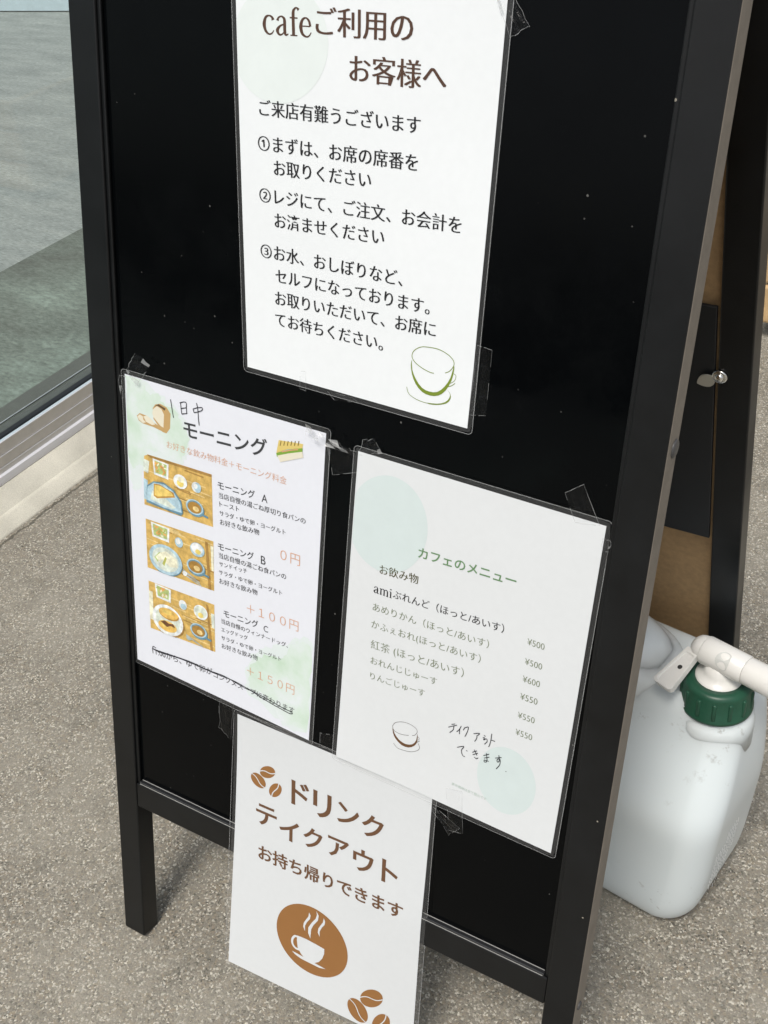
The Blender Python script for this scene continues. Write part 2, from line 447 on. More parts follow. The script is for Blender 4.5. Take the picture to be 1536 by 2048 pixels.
MAT['ink_wash'] = wash_mat()
PHC = dict(tan=(0.60, 0.40, 0.12), tan2=(0.72, 0.55, 0.25), tan3=(0.36, 0.21, 0.06), white=(0.74, 0.78, 0.78), sky=(0.40, 0.56, 0.64),
           skyd=(0.13, 0.26, 0.34), toast=(0.74, 0.55, 0.16), toastd=(0.45, 0.25, 0.06), coffee=(0.36, 0.20, 0.045), salad=(0.40, 0.42, 0.10),
           carrot=(0.72, 0.38, 0.12), bun=(0.72, 0.46, 0.12), sauce=(0.16, 0.07, 0.03), yolk=(0.78, 0.62, 0.18), pale=(0.62, 0.68, 0.60), spoon=(0.35, 0.42, 0.42),
           leaf=(0.42, 0.52, 0.20), cream=(0.78, 0.76, 0.58))
for k_, c_ in PHC.items():
    MAT['ph_' + k_] = simple('photo_' + k_, c_, 0.4, spec=0.35, noise=0.3, nscale=190)
MAT['jug'] = hdpe_mat('milky_polyethylene', (0.70, 0.765, 0.79), sss=0.6, rough=0.2, grime=0.55)
MAT['jug_handle'] = MAT['jug']
MAT['white_plastic'] = hdpe_mat('white_tap_plastic', (0.76, 0.76, 0.735), sss=0.15, rough=0.3, grime=0.25)
MAT['window_plastic'] = hdpe_mat('greyish_tap_inset', (0.66, 0.68, 0.66), sss=0.15, rough=0.25)
MAT['green_cap'] = simple('dark_green_cap_plastic', (0.016, 0.075, 0.045), 0.38, spec=0.4, noise=0.15, nscale=60)
MAT['emboss'] = simple('white_printed_marks', (0.93, 0.94, 0.94), 0.6, spec=0.2)
MAT['wood'] = simple('sunlit_pale_timber', (0.55, 0.38, 0.20), 0.6, noise=0.2, nscale=25)
MAT['dark_feet'] = simple('dark_rubber_foot', (0.03, 0.03, 0.03), 0.6)


def glass_mat():
    m, nt, b = mat('window_glass')
    L = nt.links.new
    out = nt.nodes['Material Output']
    tr = node(nt, 'ShaderNodeBsdfTransparent'); tr.inputs['Color'].default_value = (0.93, 0.965, 0.95, 1)
    gl = node(nt, 'ShaderNodeBsdfGlossy', Roughness=0.0)
    k = facing_gloss(nt, 0.9, 0.04)
    mx = node(nt, 'ShaderNodeMixShader'); L(k.outputs[0], mx.inputs[0]); L(tr.outputs[0], mx.inputs[1]); L(gl.outputs[0], mx.inputs[2])
    L(mx.outputs[0], out.inputs['Surface'])
    return m


MAT['glass'] = glass_mat()

# ------------------------------------------------------------------ frames of reference (mm -> m)
A_F = R_(13.4)      # both leaves of the sign lean by about 13 degrees
A_B = R_(13.3)
OFF = 17.0 * math.sin(A_F)
W, STILE, DEPTH, FR = 520.3, 28.0, 23.0, 6.0


def fl(p):          # front leaf: u right, v up the leaf, z out of the board
    u, v, z = p
    return Vector((u, v * math.sin(A_F) - z * math.cos(A_F), v * math.cos(A_F) + z * math.sin(A_F) + OFF)) * MM


def bl_(p):         # back leaf: u right, v up the leaf, z towards the front leaf
    u, v, z = p
    return Vector((u, 520.3 - v * math.sin(A_B) - z * math.cos(A_B), v * math.cos(A_B) - z * math.sin(A_B))) * MM


# ------------------------------------------------------------------ setting
def sheet(name, pts, m, label=None):
    bm = bmesh.new()
    bm.faces.new([bm.verts.new(Vector(p) * MM) for p in pts])
    return tag(from_bm(name, bm, m), kind='structure')


XW = -687.0                                    # face of the plinth under the window
sheet('ground', [(XW - 12, -150000, 0), (150000, -150000, 0), (150000, 150000, 0), (XW - 12, 150000, 0)], MAT['ground'])
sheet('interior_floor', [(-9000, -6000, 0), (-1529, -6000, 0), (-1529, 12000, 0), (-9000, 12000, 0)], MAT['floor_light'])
sheet('interior_reflection_strip', [(-1529, -6000, 0), (-700, -6000, 0), (-700, 12000, 0), (-1529, 12000, 0)], MAT['floor_dark'])  # band of floor carrying the painted reflection tone


def extrude_profile(bm, prof, y0, y1, n=1):
    rows = []
    for i in range(n + 1):
        y = y0 + (y1 - y0) * i / n
        rows.append([bm.verts.new(Vector((x, y, z)) * MM) for x, z in prof])
    k = len(prof)
    for a, b in zip(rows, rows[1:]):
        for i in range(k):
            j = (i + 1) % k
            bm.faces.new((a[i], a[j], b[j], b[i]))
    bm.faces.new(list(reversed(rows[0]))); bm.faces.new(rows[-1])
    bmesh.ops.recalc_face_normals(bm, faces=list(bm.faces))
    return bm


WY0, WY1 = -1500, 4200
bm = extrude_profile(bmesh.new(), [(XW, -20), (XW, 1.5), (XW - 1.2, 3), (XW - 17, 20), (XW - 21, 23), (XW - 23.5, 23.6), (XW - 26, 27), (XW - 50, 52), (XW - 95, 53), (XW - 95, -20)], WY0, WY1, 40)
rnd = random.Random(3)
tag(from_bm('concrete_plinth', bm, MAT['plinth'], smooth=R_(40)),
    'low cream mortar plinth running along the ground under the aluminium window frame', 'plinth')

win = tag(empty('window', (XW * MM, 0.8, 0)), 'large clear shop window in a grey aluminium frame left of the black sign', 'window')


def wpart(name, prof, m, y0=WY0, y1=WY1):
    bm = extrude_profile(bmesh.new(), prof, y0, y1)
    o = from_bm(name, bm, m, win)
    o.matrix_parent_inverse = Matrix.Translation((-XW * MM, -0.8, 0))
    return o


wpart('sill_lip', [(-738, 53.2), (-738, 58), (-737, 59), (-737, 68), (-742, 70), (-742, 53.2)], MAT['alu_lit'])
wpart('frame_rail', [(-742.5, 70.2), (-742.5, 78), (-743.8, 79), (-748, 79.2), (-748, 70.2)], MAT['alu'])
wpart('frame_rail', [(-744.5, 79.4), (-744.5, 97), (-745.6, 98), (-752, 98.2), (-752, 79.4)], MAT['alu'])
wpart('frame_rail', [(-746.5, 98.4), (-746.5, 119), (-748, 119), (-748, 116.5), (-760, 116.5), (-760, 98.4)], MAT['alu'])
wpart('frame_lit_edge', [(-746.2, 119.1), (-746.2, 120.4), (-748, 120.4), (-748, 119.1)], MAT['alu_lit'])  # bright strip along the rail edge paints the light it catches
wpart('frame_lit_edge', [(-744.0, 97.2), (-744.0, 98.2), (-744.45, 98.2), (-744.45, 97.2)], MAT['alu_lit'])
wpart('channel_sky_sheen', [(-748.3, 116.7), (-748.3, 117.4), (-758, 117.8), (-758, 116.7)], MAT['pale_blue'])  # pale blue strip paints the sky's reflection on the aluminium channel
wpart('glazing_gasket', [(-760.2, 98), (-760.2, 121), (-763, 124), (-765.5, 124), (-765.5, 98)], MAT['gasket'])
wpart('glass_pane', [(-766, 100), (-766, 2100), (-772, 2100), (-772, 100)], MAT['glass'])
wpart('frame_reflection', [(-774, 96), (-774, 111.5), (-806, 112), (-806, 113.5), (-845, 114), (-845, 96)], MAT['frame_reflection'])  # added solid band standing for the frame's reflection in the glass
wpart('frame_lit_edge', [(-804, 113.6), (-804, 114.6), (-806, 114.6), (-806, 113.6)], MAT['alu_lit'])  # white line inside that painted reflection
wpart('top_rail', [(-742, 2100), (-742, 2180), (-800, 2180), (-800, 2100)], MAT['alu'])
for y in (WY0, WY1 - 50):
    wpart('side_jamb', [(-742, 54), (-742, 2100), (-800, 2100), (-800, 54)], MAT['alu'], y - 0.5 if y == WY0 else y, y + 50.5)
bm = bmesh.new()
a, b = Vector((-4200, 3316, 0)), Vector((-2400, 3731, 0))
d = (b - a).normalized(); nrm = Vector((-d.y, d.x, 0))
own = [a - d * 3000, b + d * 2500, b + d * 2500 + nrm * 60, a - d * 3000 + nrm * 60]
lo = [bm.verts.new((p + Vector((0, 0, 5))) * MM) for p in own]; hi = [bm.verts.new((p + Vector((0, 0, 900))) * MM) for p in own]
for i in range(4): bm.faces.new((lo[i], lo[(i + 1) % 4], hi[(i + 1) % 4], hi[i]))
bm.faces.new(hi); bm.faces.new(list(reversed(lo)))
bmesh.ops.recalc_face_normals(bm, faces=list(bm.faces))
tag(from_bm('interior_pale_panel', bm, MAT['pale_blue']), 'pale blue low panel seen through the window at the top left', 'partition')  # upright panel that forms the pale blue band

# ------------------------------------------------------------------ A-frame sign
sign = tag(empty('sandwich_board', (0.26, 0.25, 0)), 'tall black wooden A-frame sign covered with taped laminated notices', 'sign board')
INV = Matrix.Translation((-0.26, -0.25, 0))


def spart(name, args, m, mp, bev=1.2, parent=sign):
    o = from_bm(name, box_bm(*args, bev=bev, mp=mp), m, parent)
    if parent is sign: o.matrix_parent_inverse = INV
    return o


CB, CT, TOPV = 183.0, 213.0, 1060.0


def stile(u0, u1, mp, z0, z1, outer):
    bm = box_bm(u0, u1, 0, TOPV, z0, z1, bev=1.3, mp=mp)
    o = from_bm('stile', bm, [MAT['frame'], MAT['frame_side']], sign)
    o.matrix_parent_inverse = INV
    for p in o.data.polygons:
        if p.normal.x * outer > 0.9: p.material_index = 1
    return o


stile(0, STILE, fl, FR - DEPTH, FR, -1)
stile(W - STILE, W, fl, FR - DEPTH, FR, 1)
spart('crossbar', (STILE + 0.2, W - STILE - 0.2, CB, CT, FR - DEPTH + 1, FR - 0.4), MAT['frame'], fl)
spart('top_rail', (STILE + 0.2, W - STILE - 0.2, TOPV - 34, TOPV - 1, FR - DEPTH + 1, FR - 0.4), MAT['frame'], fl)
spart('front_panel', (STILE - 6, W - STILE + 6, CT - 6, TOPV - 28, -3.5, 0), MAT['panel'], fl, bev=0)
spart('hardboard_back', (STILE - 6, W - STILE + 6, CT - 6, TOPV - 28, -6.5, -3.7), MAT['mdf'], fl, bev=0)
bead = spart('crossbar_bead', (STILE + 4, W - STILE - 4, CT + 0.3, CT + 3.0, 0.4, FR - 1.0), MAT['bead'], fl, bev=0.6)
spart('worn_edge_highlight', (STILE + 5, W - STILE - 5, CT + 0.4, CT + 0.95, FR - 0.95, FR - 0.55), MAT['bead_edge'], fl, bev=0.1)  # pale lines: worn bead edges with their highlight put into the colour
spart('worn_edge_highlight', (STILE + 5, W - STILE - 5, CT + 3.05, CT + 3.5, 0.6, 1.2), MAT['bead_edge'], fl, bev=0.1)
for u0, u1 in ((STILE - 0.5, STILE + 3.6), (W - STILE - 3.6, W - STILE + 0.5)):
    spart('glazing_bead', (u0, u1, CT + 0.5, TOPV - 35, 0.2, 3.6), MAT['frame'], fl, bev=1.0)

stile(0, STILE, bl_, -DEPTH, 0, -1)
stile(W - STILE, W, bl_, -DEPTH, 0, 1)
spart('crossbar', (STILE + 0.2, W - STILE - 0.2, CB, CT, -DEPTH + 1, -1), MAT['frame'], bl_)
spart('top_rail', (STILE + 0.2, W - STILE - 0.2, TOPV - 34, TOPV - 1, -DEPTH + 1, -1), MAT['frame'], bl_)
spart('rear_panel', (STILE - 6, W - STILE + 6, CT - 6, TOPV - 28, -DEPTH + 6, -DEPTH + 9.5), MAT['panel'], bl_, bev=0)
spart('hardboard_back', (STILE - 6, W - STILE + 6, CT - 6, TOPV - 28, -DEPTH + 9.7, -9), MAT['mdf'], bl_, bev=0)
spart('backing_sheet', (70, 489.5, 436, 719, -5, -1.2), MAT['inner'], bl_, bev=0.8)
for u in (60, W - 60):
    bm = revolve(bmesh.new(), [(4, -30), (4, 30)], 16, mp=lambda p, u=u: Vector((u + p.z, 271.5, TOPV * math.cos(A_F) + 6)) * MM)
    bm2 = bm
    # hinge knuckle as a real barrel across the two leaves
    bm2.clear()
    seg = 16
    r0 = [bm2.verts.new(Vector((u - 30, 271 + 5 * math.cos(2 * math.pi * i / seg), TOPV * math.cos(A_F) + 3 + 5 * math.sin(2 * math.pi * i / seg))) * MM) for i in range(seg)]
    r1 = [bm2.verts.new(Vector((u + 30, 271 + 5 * math.cos(2 * math.pi * i / seg), TOPV * math.cos(A_F) + 3 + 5 * math.sin(2 * math.pi * i / seg))) * MM) for i in range(seg)]
    for i in range(seg): bm2.faces.new((r0[i], r0[(i + 1) % seg], r1[(i + 1) % seg], r1[i]))
    bm2.faces.new(r0); bm2.faces.new(list(reversed(r1)))
    bmesh.ops.recalc_face_normals(bm2, faces=list(bm2.faces))
    o = from_bm('hinge', bm2, MAT['steel'], sign, smooth=R_(40)); o.matrix_parent_inverse = INV

# turn button on the back leaf: leaf-shaped plate, washer and screw
TU, TV = 494.5, 650.0
bm = bmesh.new()
tip = Vector((-18.5, -10.5))
axis = tip.normalized(); perp = Vector((-axis.y, axis.x))
Ln = tip.length
ring = []
for k in range(17):
    t = k / 16; ring.append(axis * (4 + (Ln - 4) * t) + perp * (6.6 * math.sin(math.pi * min(1, t * 0.96 + 0.04)) ** 0.8))
for k in range(15, 0, -1):
    t = k / 16; ring.append(axis * (4 + (Ln - 4) * t) - perp * (6.6 * math.sin(math.pi * min(1, t * 0.96 + 0.04)) ** 0.8))
top = [bm.verts.new(bl_((TU + p.x, TV + p.y, 2.4 + 0.05 * (-p.x)))) for p in ring]
bot = [bm.verts.new(bl_((TU + p.x, TV + p.y, 1.4 + 0.05 * (-p.x)))) for p in ring]
bm.faces.new(top); bm.faces.new(list(reversed(bot)))
for i in range(len(ring)): bm.faces.new((top[i], bot[i], bot[(i + 1) % len(ring)], top[(i + 1) % len(ring)]))
bmesh.ops.recalc_face_normals(bm, faces=list(bm.faces))
tb = from_bm('turn_button', bm, MAT['steel_matt'], sign); tb.matrix_parent_inverse = INV
bm = revolve(bmesh.new(), [(6.6, 0.1), (6.6, 2.0), (5.9, 2.7), (4.6, 2.7)], 32, mp=lambda p: bl_((TU + p.x, TV + p.y, p.z)))
from_bm('washer', bm, MAT['steel'], tb, smooth=R_(30))
bm = revolve(bmesh.new(), [(4.0, 2.6), (3.9, 3.6), (3.0, 4.8), (1.6, 5.4)], 24, mp=lambda p: bl_((TU + p.x, TV + p.y, p.z)))
from_bm('screw', bm, MAT['steel'], tb, smooth=R_(30))


def side_cap(v, z, r, m, name):
    bm = revolve(bmesh.new(), [(r, -0.6), (r, 0.8), (r * 0.8, 1.5), (r * 0.4, 1.8)], 28,
                 mp=lambda p: fl((W + p.z, v + p.x, z + p.y)))
    o = from_bm(name, bm, m, sign, smooth=R_(35)); o.matrix_parent_inverse = INV


side_cap(704, -8.5, 6.8, MAT['cap_dark'], 'screw_cap')
side_cap(191, -3.5, 4.0, MAT['cap_dark'], 'screw_cap')
SHEET = {'top': [[159.5,988.86],[373.12,983.71],[371.25,686.71],[169.83,691.86]],'left': [[36.52,658.34],[248.32,653.33],[239.17,353.69],[34.69,364.57]],'right': [[278.8,645.78],[485.26,640.37],[478.44,342.02],[269.89,349.93]],'bottom': [[157.23,348.56],[366.85,348.16],[371.72,51.16],[158.54,51.96]]}
TEXT = [('top','cafe',(23.57,37.92),(64.25,36.75),'brown','serif',0),('top','ご利用の',(68.39,34.76),(144.0,32.89),'brown','serif',0),('top','お客様へ',(96.41,62.34),(170.87,60.64),'brown','serif',0),('top','ご来店有難うございます',(19.0,96.66),(153.59,93.09),'ink','serif',0),('top','①まずは、お席の席番を',(17.21,121.24),(153.32,117.64),'ink','serif',0),('top','お取りください',(31.33,137.3),(116.0,134.38),'ink','serif',0),('top','②レジにて、ご注文、お会計を',(17.28,158.54),(190.44,154.0),'ink','serif',0),('top','お済ませください',(31.1,175.48),(128.71,172.35),'ink','serif',0),('top','③お水、おしぼりなど、',(17.08,200.21),(146.01,198.99),'ink','serif',0),('top','セルフになっております。',(31.0,217.4),(170.14,214.91),'ink','serif',0),('top','お取りいただいて、お席に',(30.28,234.77),(176.45,230.36),'ink','serif',0),('top','てお待ちください。',(29.96,251.55),(131.68,250.03),'ink','serif',0),('left','モーニング',(65.6,33.63),(154.11,28.46),'char','bold',0),('left','お好きな飲み物料金＋モーニング料金',(46.39,53.64),(174.36,51.4),'orange','thin',0),('left','モーニング',(102.74,76.04),(142.45,73.73),'char','med',0),('left','A',(149.46,74.48),(155.54,73.53),'char','reg',0),('left','モーニング',(102.88,135.63),(142.49,132.83),'char','med',0),('left','B',(150.09,133.33),(154.98,132.6),'char','reg',0),('left','モーニング',(109.12,202.33),(148.68,199.45),'char','med',0),('left','C',(154.74,200.99),(159.62,200.11),'char','reg',0),('left','当店自慢の湯ごね厚切り食パンの',(104.01,85.41),(194.67,81.93),'ink','serif',0),('left','トースト',(104.75,93.6),(125.83,92.18),'ink','serif',0),('left','サラダ・ゆで卵・ヨーグルト',(104.78,102.22),(175.03,98.53),'ink','serif',0),('left','お好きな飲み物',(105.17,110.8),(147.62,107.45),'ink','serif',0),('left','当店自慢の湯ごね食パンの',(103.83,144.33),(177.16,140.61),'ink','serif',0),('left','サンドイッチ',(104.22,152.89),(135.19,149.76),'ink','serif',0),('left','サラダ・ゆで卵・ヨーグルト',(103.88,161.27),(173.55,157.93),'ink','serif',0),('left','お好きな飲み物',(104.28,170.28),(146.92,167.13),'ink','serif',0),('left','当店自慢のウィンナードッグ、',(106.5,211.42),(181.87,208.03),'ink','serif',0),('left','エッグドッグ',(106.54,220.42),(137.12,217.94),'ink','serif',0),('left','サラダ・ゆで卵・ヨーグルト',(106.58,229.31),(175.03,225.04),'ink','serif',0),('left','お好きな飲み物',(107.01,237.94),(148.69,234.57),'ink','serif',0),('left','０円',(170.51,121.15),(190.83,119.69),'orange','thin',0),('left','＋１００円',(135.56,186.77),(192.22,184.35),'orange','thin',0),('left','＋１５０円',(136.88,252.26),(191.26,251.08),'orange','thin',0),('left','11:00から、ゆで卵が',(20.49,278.21),(95.9,271.9),'ink','reg',0),('left','コンソメスープに変わります',(97.09,273.22),(192.35,273.13),'ink','reg',0),('right','カフェのメニュー',(62.41,68.73),(148.1,65.36),'green','bold',0),('right','お飲み物',(28.8,95.25),(64.8,92.5),'dkolive','serif',0),('right','ami',(24.74,114.14),(42.02,113.67),'ink','serif',0),('right','ぶれんど（ほっと/あいす）',(42.92,113.35),(143.23,108.77),'ink','serif',0),('right','あめりかん（ほっと/あいす）',(25.07,131.81),(132.28,127.13),'sage','serif',0),('right','かふぇおれ(ほっと/あいす）',(25.09,148.37),(126.76,142.85),'sage','serif',0),('right','紅茶 (ほっと/あいす）',(26.12,167.89),(113.61,161.43),'sage','serif',0),('right','おれんじじゅーす',(27.01,183.49),(90.76,179.31),'sage','serif',0),('right','りんごじゅーす',(27.87,198.9),(80.71,195.09),'sage','serif',0),('right','¥500',(163.84,112.65),(177.96,111.22),'sage','serif',0),('right','¥500',(164.15,130.52),(178.38,128.92),'sage','serif',0),('right','¥600',(164.34,146.57),(178.67,144.83),'sage','serif',0),('right','¥550',(164.38,162.95),(178.82,161.05),'sage','serif',0),('right','¥550',(164.56,180.65),(178.81,178.89),'sage','serif',0),('right','¥550',(164.69,196.96),(178.88,195.13),'sage','serif',0),('right','表示価格は全て税込です',(114.67,272.23),(147.74,272.57),'pale','reg',0),('bottom','ド',(64.98,62.99),(83.06,55.8),'coffee','brush',0),('bottom','リ',(89.61,63.54),(107.95,56.62),'coffee','brush',0),('bottom','ン',(116.32,62.21),(137.72,54.09),'coffee','brush',0),('bottom','ク',(142.89,63.23),(163.74,55.19),'coffee','brush',0),('bottom','テ',(25.5,104.61),(48.03,96.98),'coffee','brush',0),('bottom','イ',(53.25,108.78),(74.18,101.15),'coffee','brush',0),('bottom','ク',(80.71,105.14),(100.44,98.29),'coffee','brush',0),('bottom','ア',(108.28,103.13),(129.47,95.95),'coffee','brush',0),('bottom','ウ',(136.08,104.55),(156.04,96.92),'coffee','brush',0),('bottom','ト',(166.58,102.58),(181.96,97.21),'coffee','brush',0),('bottom','お持ち帰りできます',(29.55,145.22),(191.06,136.3),'coffee','brush',0)]
